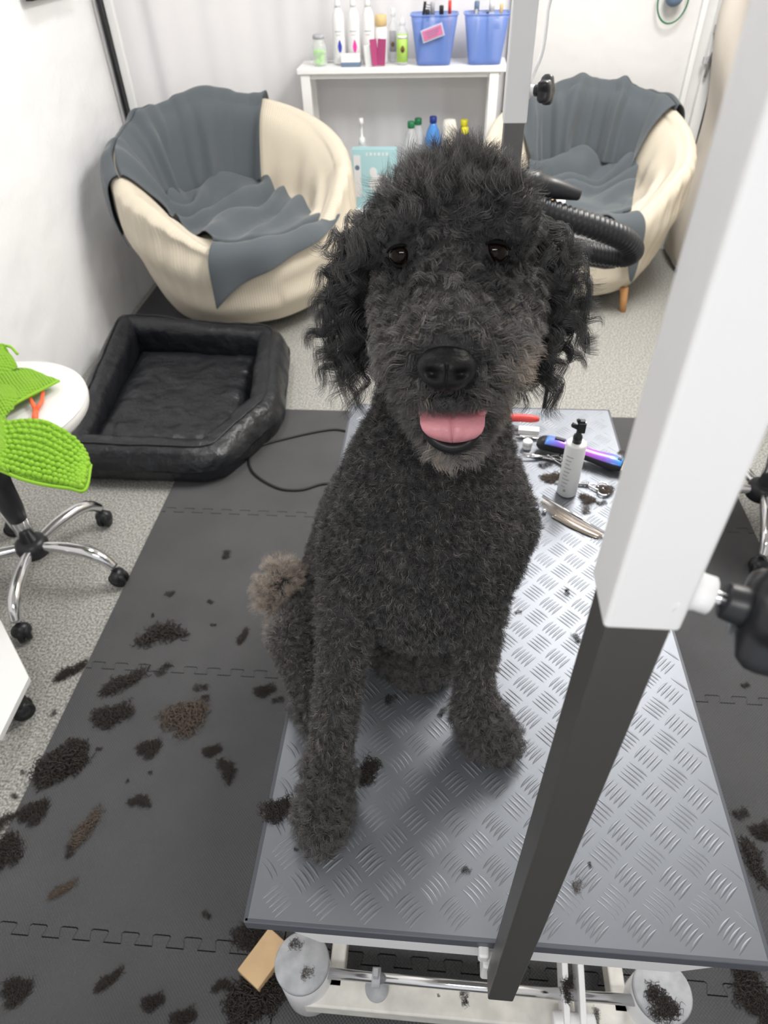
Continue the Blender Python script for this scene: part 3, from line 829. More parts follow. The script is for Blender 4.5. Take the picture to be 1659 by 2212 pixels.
t = lathe_thing('lotion_bottle', 'white bottle with a gold cap behind the magenta cards', 'bottle', x, 3.70, ST, [
    ('body', [(.026, .001), (.029, .006), (.029, .125), (.022, .14)], white_plastic), ('cap', [(.023, .14), (.026, .142), (.026, .178), (.023, .182)], gold)])
x = on_shelf(847, 3.71)
t = lathe_thing('spray_bottle', 'slim grey bottle between gold-capped and green-labelled bottles', 'bottle', x + .004, 3.73, ST, [
    ('body', [(.018, .001), (.020, .006), (.020, .14), (.010, .16), (.009, .175)], clear), ('cap', [(.012, .172), (.012, .2), (.006, .205)], clear)])
label_arc(t, x + .004, 3.73, ST + .04, ST + .12, .0206, grey_print); blob(t, x + .004, 3.708, ST + .07, .008, .01, avocado)
x = on_shelf(869, 3.65)
t = lathe_thing('spray_bottle', 'clear spray bottle with a green avocado label on the shelf', 'bottle', x, 3.65, ST, [
    ('body', [(.022, .001), (.025, .006), (.025, .122), (.014, .14), (.012, .15)], clear), ('spray_head', [(.014, .148), (.015, .165), (.008, .172), (.006, .19)], clear)])
label_arc(t, x, 3.65, ST + .012, ST + .118, .0256, green_label, -3.0, -.15); blob(t, x + .003, 3.6235, ST + .062, .010, .014, avocado, 'avocado_print'); blob(t, x + .003, 3.6225, ST + .056, .0045, .005, dark_brown, 'avocado_stone', False)
label_arc(t, x, 3.65, ST + .10, ST + .112, .0262, white_plastic, -2.6, -.5, 'label_band')
# magenta cards
x = on_shelf(818, 3.62)
t = empty('display_cards', (x, 3.62, ST), 'magenta folded cards standing on the shelf front', 'card')
for k, (dx, wd, tl, rzz) in enumerate(((-.020, .036, .10, .5), (.012, .040, .10, -.25))):
    rot = Matrix.Rotation(rzz * 1.4, 3, 'Z') @ Matrix.Rotation(-.18, 3, 'X')
    MB().box((x + dx, 3.62, ST + .052), (wd, .003, .10), rot).build('card', pink, t)
x = on_shelf(795, 3.60)
MB().box((x + .005, 3.613, ST + .041), (.05, .0015, .08), Matrix.Rotation(.55, 3, 'Z') @ Matrix.Rotation(-.15, 3, 'X')).build('clear_sleeve', clear, t)
p_ = at(708, 133, Z=ST + .002)
tag(MB().box((p_.x + .02, p_.y + .012, ST + .0025), (.11, .035, .003), Matrix.Rotation(.06, 3, 'Z')).build('leaflet', white_plastic, bevel=.0008), 'flat white leaflet lying on the left end of the shelf', 'leaflet')


def basket(px, Y, wt, wb, h, label, extra):
    x = on_shelf(px, Y); t = empty('basket', (x, Y, ST), label, 'basket', 'blue plastic baskets on the shelf')
    dt = .13; db = .105; mb = MB()
    def ring(wx, dy, z, n=64):
        out = []
        for k in range(n):
            a = 2 * PI * k / n; c_, s_ = math.cos(a), math.sin(a)
            out.append((x + wx / 2 * abs(c_) ** .35 * math.copysign(1, c_), Y + dy / 2 * abs(s_) ** .35 * math.copysign(1, s_), ST + z))
        return out
    g_ = [ring(.001, .001, .002), ring(wb - .01, db - .01, .002)]
    for k in range(9): s = k / 8; g_.append(ring(wb + (wt - wb) * s, db + (dt - db) * s, .004 + (h - .004) * s))
    gg = [list(r) + [r[0]] for r in g_]; mb.grid(gg); mb.build('tub', blue_bin, t, solid=.0018)
    mb = MB(); r1_ = ring(wt + .004, dt + .004, h); r1_.append(r1_[0]); mb.tube(r1_, .0035, 8, caps=False); mb.build('rim', blue_bin, t)
    return t, x
t, x = basket(937, 3.66, .205, .15, .185, 'left blue basket with a pink label on its front', 0)
lb = MB().box((x - .005, 3.583, ST + .125), (.085, .002, .036), Matrix.Rotation(-.30, 3, 'Y')); lb.build('pink_label', pink_label, t)
mb = MB()
for k in range(3): mb.box((x - .005 + k * .0, 3.5815, ST + .134 - k * .009), (.066 - k * .01, .0012, .0022), Matrix.Rotation(-.30, 3, 'Y'))
mb.build('label_print', slate, t)
MB().box((x - .005, 3.5845, ST + .125), (.098, .0015, .048), Matrix.Rotation(-.30, 3, 'Y')).build('label_sleeve', clear, t)
tag(MB().ball((x - .035, 3.63, ST + .03), .010, 10, 8, (1, .5, 1)).build('pink_clip', drop_pink), 'tiny pink clip low inside the left blue basket', 'clip')
xb1 = x
t, x = basket(1047, 3.66, .195, .145, .185, 'right blue basket of combs and bottles next to the white post', 0)
xb2 = x
# items standing in the baskets: bottle, comb, brush, tube
def comb_thing(x, y, z, m, label, rot=0.0, h=.17):
    t = empty('comb', (x, y, z), label, 'comb', 'grooming combs in the baskets'); R = Matrix.Rotation(rot, 3, 'Y')
    mb = MB().box((x, y, z + h / 2), (.012, .004, h), R); mb.build('spine', m, t)
    mb = MB()
    for k in range(22): mb.box(Vector((x, y, z + h / 2)) + R @ Vector((.015, 0, -h / 2 + .01 + k * (h - .02) / 21)), (.020, .002, .0025), R)
    mb.build('teeth', m, t)
def small_bottle(x, y, z, m, mc, label, h=.15, r=.018): return lathe_thing('small_bottle', label, 'bottle', x, y, z, [('body', [(r - .003, 0), (r, .004), (r, h * .7), (r * .5, h * .8)], m), ('cap', [(r * .6, h * .8), (r * .62, h), (r * .5, h * 1.02)], mc)], 'small bottles in the blue baskets', 20)
zc = ST + .01
comb_thing(xb2 - .05, 3.64, zc, grey_cap, 'grey comb at the left side of the right blue basket', .03, .19)
comb_thing(xb2 + .005, 3.63, zc, black_plastic, 'black comb in the middle of the right blue basket', -.05, .18)
small_bottle(xb2 + .045, 3.64, zc, white_plastic, white_plastic, 'white tube with print in the right blue basket', .15, .02)
small_bottle(xb2 - .045, 3.69, zc, white_plastic, slate, 'white bottle with slate cap in the right blue basket', .21, .018)
small_bottle(xb2 + .02, 3.69, zc, clear, white_plastic, 'clear bottle in the back of the right blue basket', .22, .02)
small_bottle(xb2 + .062, 3.68, zc, cream_plastic, gold, 'cream bottle with gold cap in the right blue basket', .20, .012)
comb_thing(xb1 - .058, 3.66, zc, black_plastic, 'tall black comb at the left of the left blue basket', .15, .22)
small_bottle(xb1 - .01, 3.69, zc, white_plastic, grey_cap, 'white bottle with grey cap in the left blue basket', .21, .016)
small_bottle(xb1 + .066, 3.68, zc, wood, red_rubber, 'brown bottle with red cap in the left blue basket', .215, .012)
small_bottle(xb1 + .03, 3.66, zc, dark_brown, black_plastic, 'dark bottle in the middle of the left blue basket', .20, .016)
small_bottle(xb1 - .03, 3.63, zc, clear, black_plastic, 'clear bottle with black cap in the left blue basket', .19, .016)

# ---- lower shelf
yl = 3.68
def xl(px, py=330, Y=yl): return at(px, py, Y=Y).x
def ztop(px, py, Y=yl): return at(px, py, Y=Y).z
x = xl(783); H = ztop(783, 255) - LZ
lathe_thing('pump_bottle', 'white pump bottle standing behind the aqua carton on the lower shelf', 'bottle', x, yl, LZ, [
    ('body', [(.034, .001), (.037, .006), (.037, H * .55), (.03, H * .66), (.015, H * .72)], clear), ('label', [(.0375, H * .15), (.0375, H * .45)], white_plastic),
    ('pump', [(.016, H * .70), (.016, H * .78), (.006, H * .80), (.006, H * .93), (.012, H * .94), (.010, H)], white_plastic)])
for k, (px, py, cm, bm_, lab, rr) in enumerate((
    (888, 262, green_cap, clear, 'clear bottle with green cap, the shorter one, on the lower shelf', .037), (903, 255, green_cap, clear, 'clear bottle with green cap, the taller one behind, on the lower shelf', .037),
    (935, 251, blue_cap, blue_clear, 'blue plastic bottle with navy cap on the lower shelf', .040), (1001, 258, yellow, dark_brown, 'dark bottle with yellow cap, rear one, on the lower shelf', .035), (1003, 275, yellow, dark_brown, 'dark bottle with yellow cap, front one, on the lower shelf', .035))):
    Y_ = (3.68, 3.745, 3.70, 3.75, 3.67)[k]
    x = xl(px, 300, Y_); H = ztop(px, py, Y_) - LZ
    lathe_thing('bottle', lab, 'bottle', x, Y_, LZ, [
        ('body', [(rr - .004, .001), (rr, .008), (rr, H - .12), (rr * .96, H - .095), (rr * .7, H - .06), (.016, H - .035), (.013, H - .026)], bm_), ('cap', [(.0165, H - .028), (.0175, H - .024), (.0175, H - .002), (.015, H)], cm)])
x = xl(970, 300, 3.70); H = ztop(970, 258, 3.70) - LZ
lathe_thing('paper_roll', 'cream paper roll standing between blue and yellow-capped bottles on the lower shelf', 'roll', x, 3.70, LZ, [('roll', [(.036, 0), (.036, H - .03), (.028, H - .002), (.02, H)], cream_plastic)])
# aqua cartons
x0_, x1_ = at(762, 360, Y=3.63).x, at(858, 360, Y=3.63).x; zt = at(810, 320, Y=3.63).z
t = empty('carton', ((x0_ + x1_) / 2, 3.63, LZ), 'aqua printed carton with a white picture on the lower shelf', 'box')
MB().box(((x0_ + x1_) / 2, 3.635, (LZ + zt) / 2), (x1_ - x0_, .05, zt - LZ)).build('carton_body', aqua, t, bevel=.001)
xm = x0_ + (x1_ - x0_) * .62
mb = MB().ball((xm, 3.6095, LZ + (zt - LZ) * .42), .05, 24, 12, (1.15, .03, .9)); mb.ball((xm - .035, 3.6095, LZ + (zt - LZ) * .62), .02, 16, 10, (1, .03, 1.2)); mb.build('printed_picture', white_plastic, t)
mb = MB()
for k in range(6): mb.box((x0_ + .075 + k * .02, 3.6095, zt - .022), (.012 if k % 2 else .008, .001, .012))
mb.build('print', white_plastic, t)
MB().box((x0_ + .025, 3.6095, LZ + (zt - LZ) * .55), (.035, .001, (zt - LZ) * .7)).build('side_panel', white_plastic, t)
MB().ball((x0_ + .025, 3.609, LZ + (zt - LZ) * .7), .012, 12, 8, (1, .05, 1)).build('printed_spot', slate, t)

# green loop with dark ball hanging on the back wall
c_ = at(1455, -2, Y=3.86)
t = empty('cat_toy', c_, 'green ring with a dark ball hanging on the painted back wall', 'toy')
R_ = 32 * depth(c_) / FPX; pts = [c_ + Vector((R_ * math.cos(a), 0, R_ * 1.35 * math.sin(a))) for a in np.linspace(0, 2 * PI, 40)]
MB().tube(pts, .0035, 8).build('ring', green_cap, t); MB().ball(c_ + Vector((.0, -.01, .012)), .04, 20, 12).build('ball', slate, t)
MB().tube([c_ + Vector((0, 0, .05)), c_ + Vector((0, .0, .4))], .003, 8).build('cord', green_cap, t)

# ------------------------------------------------------------------ hair dryer on a stand behind the table
ds = empty('dryer_stand', (at(1177, 870, Y=1.75).x, 1.75, 0), 'thin black stand pole behind the table carrying the dryer', 'stand')
sxp = at(1177, 870, Y=1.75).x
MB().tube([(sxp, 1.75, .03), (sxp, 1.75, .80)], .0065, 12).build('pole', black_rod, ds)
for a in (0.4, 2.5, 4.6): MB().tube([(sxp, 1.75, .05), (sxp + .16 * math.cos(a), 1.75 + .16 * math.sin(a), .012)], .007, 10).build('foot', black_rod, ds)
dr = empty('hair_dryer', (sxp, 1.75, .80), 'black hair dryer with ribbed hose and tapered nozzle behind the dog', 'hair dryer')
P = bez([at(1140, 440, Y=1.70), at(1215, 468, Y=1.70), at(1290, 492, Y=1.71), at(1345, 515, Y=1.73), at(1366, 540, Y=1.77), at(1345, 553, Y=1.80), at(1290, 548, Y=1.82), at(1230, 535, Y=1.83)], 26)
rs = [.0275 + .0022 * math.sin(k * 1.6) for k in range(len(P))]
MB().tube(P, rs, 20).build('ribbed_hose', black_plastic, dr)
pa, pb = at(1150, 396, Y=1.72), at(1253, 421, Y=1.72); ax = pb - pa
MB().lathe(pa, [(.024, -.06), (.026, -.02), (.030, 0), (.030, .012), (.0245, .016), (.0235, ax.length * .40), (.0235, ax.length * .45), (.0135, ax.length * .97), (.0115, ax.length), (.0095, ax.length * .99)], 28, axis=ax).build('nozzle', black_plastic, dr)
pa, pb = at(1190, 528, Y=1.86), at(1335, 552, Y=1.86); ax = pb - pa
MB().lathe(pa, [(.03, -.10), (.040, -.05), (.040, ax.length * .85), (.034, ax.length)], 28, axis=ax).box((pa + pb) / 2 + Vector((.0, -.03, .022)), (.06, .03, .014), Matrix.Rotation(.12, 3, 'Y')).build('motor_body', black_plastic, dr, bevel=.002)
pa = at(1175, 436, Y=1.80); pb = at(1219, 441, Y=1.80)
MB().box((pa.x + .015, 1.79, pa.z - .018), (.09, .10, .006)).tube([(sxp, 1.75, .79), (sxp, 1.76, pa.z - .02)], .0065, 10).build('tray', black_plastic, ds, bevel=.001)
t = empty('capped_tube', pa, 'small amber tube with a white cap on the stand tray below the dryer nozzle', 'tube')
MB().lathe(pa, [(.011, 0), (.0125, .004), (.0125, (pb - pa).length * .55)], 20, axis=pb - pa).build('tube', gold, t)
MB().lathe(pa, [(.0135, (pb - pa).length * .55), (.014, (pb - pa).length * .6), (.014, (pb - pa).length * .97), (.012, (pb - pa).length)], 20, axis=pb - pa).build('cap', white_plastic, t)

# ------------------------------------------------------------------ tools on the table
TT = TZ + .0011
bx, by_ = at(1225, 1072, Z=TT).x, at(1225, 1072, Z=TT).y + .012
t = empty('spray_bottle', (bx, by_, TT), 'white cylindrical bottle with black pump standing on the table', 'bottle')
Rb = .0195; ztb = at(1262, 955, Y=by_).z
Hb = ztb - TT
MB().lathe((bx, by_, TT), [(Rb - .003, 0), (Rb, .003), (Rb, Hb - .004), (Rb - .003, Hb - .0005), (.010, Hb)], 40).build('body', white_plastic, t)
mb = MB()
for k in range(9):
    z = TT + Hb * (.22 + .072 * k); a1_ = -1.9 + .62
    mb.grid([[(bx + (Rb + .0002) * math.cos(a), by_ + (Rb + .0002) * math.sin(a), z + dz) for dz in (0, .0016)] for a in np.linspace(-2.55, -2.55 + .5 + .25 * ((k * 7) % 3) / 2, 8)])
mb.grid([[(bx + (Rb + .0002) * math.cos(a), by_ + (Rb + .0002) * math.sin(a), TT + Hb * .13 + dz) for dz in (0, .006)] for a in np.linspace(-2.2, -1.95, 8)])
mb.build('print', grey_print, t, solid=.0003)
MB().lathe((bx, by_, TT + Hb), [(.0085, -.001), (.0088, .012), (.0075, .016), (.005, .018), (.0045, .028)], 28).build('collar', black_plastic, t)
zh = TT + Hb + .026
hd = MB().box((bx + .003, by_, zh + .008), (.014, .012, .022)).box((bx - .008, by_, zh + .009), (.016, .008, .007), Matrix.Rotation(.5, 3, 'Y')).box((bx + .002, by_ - .003, zh + .022), (.010, .009, .006)).box((bx - .004, by_, zh + .020), (.006, .006, .010), Matrix.Rotation(-.5, 3, 'Y'))
hd.build('pump_head', black_plastic, t, bevel=.0012)
MB().box((bx + .003, by_ - .004, zh + .0205), (.012, .006, .005)).build('metal_clip', chrome, t, bevel=.001)
# cordless clipper
pa, pb = at(1162, 952, Z=TT + .02), at(1350, 1003, Z=TT + .02); ax = (pb - pa); L_ = ax.length; ang = math.atan2(ax.y, ax.x)
t = empty('hair_clipper', ((pa + pb) / 2).to_tuple()[:2] + (TT,), 'black cordless clipper with iridescent blue and violet shell lying behind the bottle', 'clipper', rz=ang)
def clip_part(s0, s1, zz0, zz1, wid, m, name, n=30):
    g_ = []
    for i in range(n + 1):
        s = s0 + (s1 - s0) * i / n; x_ = (s - .5) * L_; wv = wid * (1 - .22 * math.sin(PI * min(1, max(0, (s - .25) / .6)))) * (1 - .25 * sstep(.85, 1, s)) * (.55 + .45 * sstep(0, .05, s))
        zc_ = .018 + .003 * math.sin(s * PI * 1.6); row = []
        for j in range(21):
            th = zz0 + (zz1 - zz0) * j / 20; row.append((x_, wv * math.cos(th), zc_ + wv * .82 * math.sin(th)))
        g_.append(row)
    return MB().grid(g_)
clip_part(0, .97, 0, 2 * PI, .0185, black_plastic, 'b').build('body', black_plastic, t, local=True)
clip_part(.10, .97, .25, PI - .55, .0196, iris, 's').build('shell', iris, t, local=True, solid=.001)
MB().box((-.5 * L_ + .046, .001, .0385), (.022, .008, .003)).build('switch', black_plastic, t, local=True, bevel=.001)
MB().box((.5 * L_ - .012, 0, .030), (.008, .006, .0015)).build('logo_mark', black_plastic, t, local=True)
MB().box((.5 * L_ + .003, 0, .012), (.016, .034, .006), Matrix.Rotation(.35, 3, 'Y')).build('blade', tan, t, local=True, bevel=.0008)
# comb with tan teeth
pa, pb = at(1172, 1072, Z=TT + .008), at(1309, 1152, Z=TT + .008)
t = empty('metal_comb', pa, 'long steel comb lying on the table in front of the white bottle', 'comb')
d = (pb - pa).normalized(); s_ = Vector((d.y, -d.x, 0)); L_ = (pb - pa).length
if s_.y > 0: s_ = -s_
mb = MB().tube([pa, pb], .0026, 12); mb.build('spine', chrome, t)
mb = MB(); n_ = 64
for k in range(n_):
    f = k / (n_ - 1); p = pa.lerp(pb, .04 + .94 * f); ln_ = .0155 + .013 * math.sin(PI * min(1, f * 1.05))
    mb.tube([p, p + s_ * ln_ - Vector((0, 0, .006))], [.0007, .0004], 5)
mb.build('teeth', tan, t)
g_ = [[pa.lerp(pb, .30 + .66 * i / 20) + s_ * (v * (.0285 - .013 * (i / 20) ** 3)) - Vector((0, 0, .0066)) for v in (.0, .5, 1)] for i in range(21)]
MB().grid(g_).build('guard', tan, t, solid=.0008)
# scissors
def scissors(pivot, tip, ringc, label, spread=.012, R=.0105):
    pivot, tip, ringc = [Vector(p) for p in (pivot, tip, ringc)]
    t = empty('scissors', pivot, label, 'scissors', 'grooming scissors on the table'); d = (tip - pivot).normalized(); s = Vector((-d.y, d.x, 0))
    for k in (-1, 1):
        mb = MB().tube([pivot - d * .004, pivot + d * (tip - pivot).length * .5 + s * .0012 * k, tip + s * .001 * k], [.0032, .0024, .0006], 8)
        c = ringc + s * spread * k; mb.tube(bez([pivot, pivot.lerp(c, .5) + s * .002 * k, c - (c - pivot).normalized() * R], 5), .0016, 8)
        mb.build('blade', chrome, t)
        mb = MB().tube([c + Vector((R * math.cos(a), R * math.sin(a) * .9, 0)) for a in np.linspace(0, 2 * PI, 24)], .0017, 8); mb.build('finger_ring', chrome, t)
    MB().lathe(pivot, [(.0028, -.002), (.0028, .004)], 14).build('pivot_screw', chrome, t)
scissors(at(1268, 1046, Z=TT + .004), at(1200, 1040, Z=TT + .004), at(1303, 1056, Z=TT + .004), 'small scissors lying to the right of the white bottle', .0105)
scissors(at(1196, 993, Z=TT + .004), at(1130, 978, Z=TT + .004), at(1232, 1003, Z=TT + .004), 'steel scissors between the dog and the white bottle', .011)
scissors(at(1185, 985, Z=TT + .007), at(1125, 987, Z=TT + .007), at(1222, 992, Z=TT + .007), 'second steel scissors crossing over behind the white bottle', .010)
# red brush handle and white slicker bits
pa, pb = at(1085, 905, Z=TT + .022), at(1165, 908, Z=TT + .022)
t = empty('slicker_brush', pa, 'grooming brush with a red rubber handle and white head next to the dog', 'brush')
MB().tube(bez([pa, pa.lerp(pb, .4) + Vector((0, .004, .002)), pb + Vector((0, .004, 0))], 8), [.009] * 14 + [.008, .007, .0045], 14).build('handle', red_rubber, t)
pc = at(1142, 930, Z=TT + .012)
MB().box(pc, (.045, .018, .012), Matrix.Rotation(-.1, 3, 'Z')).box(pc + Vector((.0, -.012, -.006)), (.04, .006, .003)).build('head', white_plastic, t, bevel=.002)
MB().tube([pc + Vector((-.03, -.018, -.004)), pc + Vector((.02, -.018, -.008)), pc + Vector((.026, -.008, -.008))], .0016, 8).build('metal_rim', chrome, t)
p_ = at(1138, 968, Z=TT)
lathe_thing('small_pot', 'small white round pot on the table close to the dog', 'pot', p_.x, p_.y, TT, [('body', [(.009, 0), (.010, .003), (.010, .014), (.008, .017)], white_plastic), ('lid', [(.0105, .010), (.0108, .018), (.009, .020)], white_plastic)])
p_ = at(1176, 1104, Z=TT + .004)
tag(MB().lathe(p_, [(.003, -.004), (.005, -.002), (.005, .002), (.003, .004)], 14, axis=(1, .3, 0)).build('bolt', chrome), 'tiny steel bolt on the table at the dog chest edge', 'bolt')

# wooden block on the floor
p_ = at(572, 2073, Z=.03)
tag(MB().box((p_.x, p_.y, .0285), (.052, .085, .033), Matrix.Rotation(-.55, 3, 'Z')).build('wood_block', pale_wood, bevel=.002), 'light wooden block on the dark mat next to the table foot', 'wood block')

# ------------------------------------------------------------------ the dog
TOP = TZ + .001
def nd(px, py, Y=None, r=50, Z=None):
    p = at(px, py, Y=Y, Z=Z); return (p, r * depth(p) / FPX)


NODES = dict(
    crown=nd(982, 478, .615, 118), brow=nd(980, 540, .575, 125), browL=nd(882, 492, .562, 70), browR=nd(1080, 487, .562, 70),
    jowlL=nd(885, 655, .572, 76), jowlR=nd(1088, 645, .572, 78), skullB=nd(985, 600, .62, 155),
    muz0=nd(975, 660, .51, 92), muz1=nd(972, 740, .465, 88), whL=nd(905, 770, .475, 74), whR=nd(1050, 765, .475, 80), nosebed=nd(967, 790, .44, 52),
    whL2=nd(880, 700, .51, 60), whR2=nd(1085, 700, .51, 66), lipL=nd(925, 835, .462, 44), lipR=nd(1022, 832, .462, 46),
    jaw0=nd(980, 850, .58, 100), jaw1=nd(980, 920, .485, 56), jaw2=nd(984, 948, .468, 44),
    neck0=nd(960, 830, .66, 125), neck1=nd(945, 950, .64, 150), neck2=nd(930, 1040, .62, 185),
    chest0=nd(922, 1130, .60, 205), chest1=nd(915, 1215, .57, 185), chest2=nd(912, 1262, .548, 88), chestR=nd(1066, 1130, .60, 92), chR2=nd(1030, 1215, .565, 92), chL2=nd(800, 1230, .56, 88), chestL=nd(780, 1150, .60, 85),
    shL=nd(765, 1250, .54, 75), shR=nd(1040, 1225, .56, 62),
    elL=nd(745, 1360, .485, 56), fL1=nd(738, 1450, .460, 47), fL2=nd(722, 1560, .428, 42), wrL=nd(710, 1660, .400, 42), pawL=nd(697, 1755, r=50, Z=TOP + .030), pawLt=nd(692, 1795, r=40, Z=TOP + .022),
    elR=nd(1040, 1325, .535, 50), fR1=nd(1030, 1410, .515, 41), fR2=nd(1022, 1480, .503, 38), wrR=nd(1028, 1535, .495, 42), pawR=nd(1052, 1583, r=50, Z=TOP + .027), pawRt=nd(1075, 1600, r=42, Z=TOP + .022),
    tor0=nd(860, 1130, .70, 165), tor1=nd(800, 1200, .76, 130), rump=nd(755, 1260, .78, 105), hipL=nd(715, 1290, .72, 72), rumpB=nd(760, 1340, .74, 80),
    thighL=nd(660, 1340, .665, 55), knL=nd(612, 1372, .600, 36), shank=nd(648, 1450, .555, 32), hockL=nd(676, 1525, r=34, Z=TOP + .034), footL=nd(690, 1545, r=38, Z=TOP + .026),
    hipR=nd(900, 1300, .72, 85), knR=nd(965, 1345, .64, 50), shR2=nd(940, 1400, .62, 42), footR=nd(905, 1440, r=44, Z=TOP + .026), footR2=nd(925, 1448, r=36, Z=TOP + .024), belly=nd(850, 1350, .74, 66),
    tail0=nd(690, 1290, .74, 26), tail1=nd(640, 1280, .73, 36), tail2=nd(608, 1262, .715, 34), tail3=nd(600, 1300, .70, 26),
)
for k in ('pawL', 'pawLt', 'pawR', 'pawRt', 'footL', 'footR', 'footR2', 'hockL'):   # feet rest on the plate
    p, r = NODES[k]; p.z = max(p.z, TOP + r * .86); NODES[k] = (p, r)
LINKS = '''chestR-chR2 chR2-chest2 chest1-chR2 chL2-chest2 chest1-chL2 chestL-chL2 crown-brow crown-browL crown-browR brow-browL brow-browR crown-skullB brow-skullB skullB-jowlL skullB-jowlR jowlL-whL2 jowlR-whR2 brow-muz0 muz0-muz1 muz0-whL2 muz0-whR2 whL2-whL whR2-whR whL-lipL whR-lipR muz1-lipL muz1-lipR
muz1-nosebed muz1-whL muz1-whR skullB-jaw0 jaw0-jaw1 jaw1-jaw2 skullB-neck0 jaw0-neck0 neck0-neck1 neck1-neck2 neck2-chest0 chest0-chest1 chest1-chest2 chest0-chestR chest0-chestL neck2-chestR neck2-chestL
chestL-shL chestR-shR chest1-shL chest1-shR shL-elL elL-fL1 fL1-fL2 fL2-wrL wrL-pawL pawL-pawLt shR-elR elR-fR1 fR1-fR2 fR2-wrR wrR-pawR pawR-pawRt
chest0-tor0 tor0-tor1 tor1-rump rump-rumpB rump-hipL hipL-thighL thighL-knL knL-shank shank-hockL hockL-footL rump-hipR hipR-knR knR-shR2 shR2-footR footR-footR2 rumpB-belly tor1-belly rumpB-footR
rump-tail0 tail0-tail1 tail1-tail2 tail2-tail3'''.split()
mb = MB()
for l in LINKS:
    (pa, ra), (pb, rb_) = NODES[l.split('-')[0]], NODES[l.split('-')[1]]
    n = max(2, int((pb - pa).length / (min(ra, rb_) * .30)) + 1)
    for k in range(n + 1):
        s = k / n; mb.ball(pa.lerp(pb, s), (ra + (rb_ - ra) * s), 14, 10)
base_me_o = mb.build('tmp_body', black_plastic)
md = base_me_o.modifiers.new('r', 'REMESH'); md.mode = 'VOXEL'; md.voxel_size = .0042
md = base_me_o.modifiers.new('s', 'SMOOTH'); md.iterations = 7; md.factor = .6
deps = bpy.context.evaluated_depsgraph_get(); ev = base_me_o.evaluated_get(deps)
body_me = bpy.data.meshes.new_from_object(ev); bpy.data.objects.remove(base_me_o)
skin = mat('dark_coat_undercolour', (0.022, 0.021, 0.022), 0.8)
dog = empty('dog', (-.02, .58, TOP), 'large black curly-coated dog sitting on the grooming table facing the camera, tongue out', 'dog')
body_me.materials.clear(); body_me.materials.append(skin)
body_me.polygons.foreach_set('use_smooth', [True] * len(body_me.polygons))
body_me.transform(Matrix.Translation(-dog.location))
body = bpy.data.objects.new('body', body_me); COL.objects.link(body); body.parent = dog

# ears: flat leathers hanging from the skull
def ear(ch, name):
    mb = MB(); c = [nd(*q) for q in ch]
    for k in range(len(c) - 1):
        (pa, ra), (pb, rb_) = c[k], c[k + 1]
        for s in np.linspace(0, 1, 8): mb.ball(pa.lerp(pb, s), ra + (rb_ - ra) * s, 14, 10, (1, .55, 1))
    o = mb.build('tmp', black_plastic); m1 = o.modifiers.new('r', 'REMESH'); m1.mode = 'VOXEL'; m1.voxel_size = .004
    m2 = o.modifiers.new('s', 'SMOOTH'); m2.iterations = 5
    me = bpy.data.meshes.new_from_object(o.evaluated_get(bpy.context.evaluated_depsgraph_get())); bpy.data.objects.remove(o)
    me.materials.clear(); me.materials.append(skin); me.transform(Matrix.Translation(-dog.location))
    me.polygons.foreach_set('use_smooth', [True] * len(me.polygons))
    e_ = bpy.data.objects.new(name, me); COL.objects.link(e_); e_.parent = dog; return e_
earL = ear([(822, 458, .61, 28), (785, 520, .61, 34), (762, 600, .61, 38), (755, 690, .605, 36), (768, 768, .60, 26)], 'ear')
earR = ear([(1140, 455, .61, 28), (1175, 520, .61, 34), (1195, 600, .61, 38), (1192, 690, .605, 36), (1172, 778, .60, 26)], 'ear')


def tris_of(me, off):
    me.calc_loop_triangles(); n = len(me.loop_triangles)
    t = np.empty(n * 3, np.int32); me.loop_triangles.foreach_get('vertices', t); t = t.reshape(-1, 3)
    v = np.empty(len(me.vertices) * 3, np.float32); me.vertices.foreach_get('co', v); v = v.reshape(-1, 3) + np.array(off)
    nn = np.empty(len(me.vertices) * 3, np.float32); me.vertices.foreach_get('normal', nn); nn = nn.reshape(-1, 3)
    return v, t, nn


def sample(me, off, per_m2, weight=None):
    v, t, nn = tris_of(me, off); a, b, c = v[t[:, 0]], v[t[:, 1]], v[t[:, 2]]
    ar = np.linalg.norm(np.cross(b - a, c - a), axis=1) / 2
    cen = (a + b + c) / 3
    if weight is not None: ar = ar * weight(cen)
    N = int(ar.sum() * per_m2); idx = RNG.choice(len(t), N, p=ar / ar.sum())
    u = RNG.random((N, 2)); m = u.sum(1) > 1; u[m] = 1 - u[m]; w0 = 1 - u.sum(1)
    P = a[idx] * w0[:, None] + b[idx] * u[:, :1] + c[idx] * u[:, 1:]
    Nn = nn[t[idx, 0]] * w0[:, None] + nn[t[idx, 1]] * u[:, :1] + nn[t[idx, 2]] * u[:, 1:]
    return P, Nn / np.maximum(1e-9, np.linalg.norm(Nn, axis=1))[:, None]


bvh = BVHTree.FromPolygons([v.co + dog.location for v in body_me.vertices], [tuple(p.vertices) for p in body_me.polygons])
def hit(px, py):
    d = (at(px, py, Y=1.0) - Vector(EYE)).normalized(); h = bvh.ray_cast(Vector(EYE), d); return (h[0], h[1], d) if h[0] else (at(px, py, Y=.5), -d, d)

FWD = -(at(975, 650, Y=1.) - Vector(EYE)).normalized()     # from the head towards the viewer
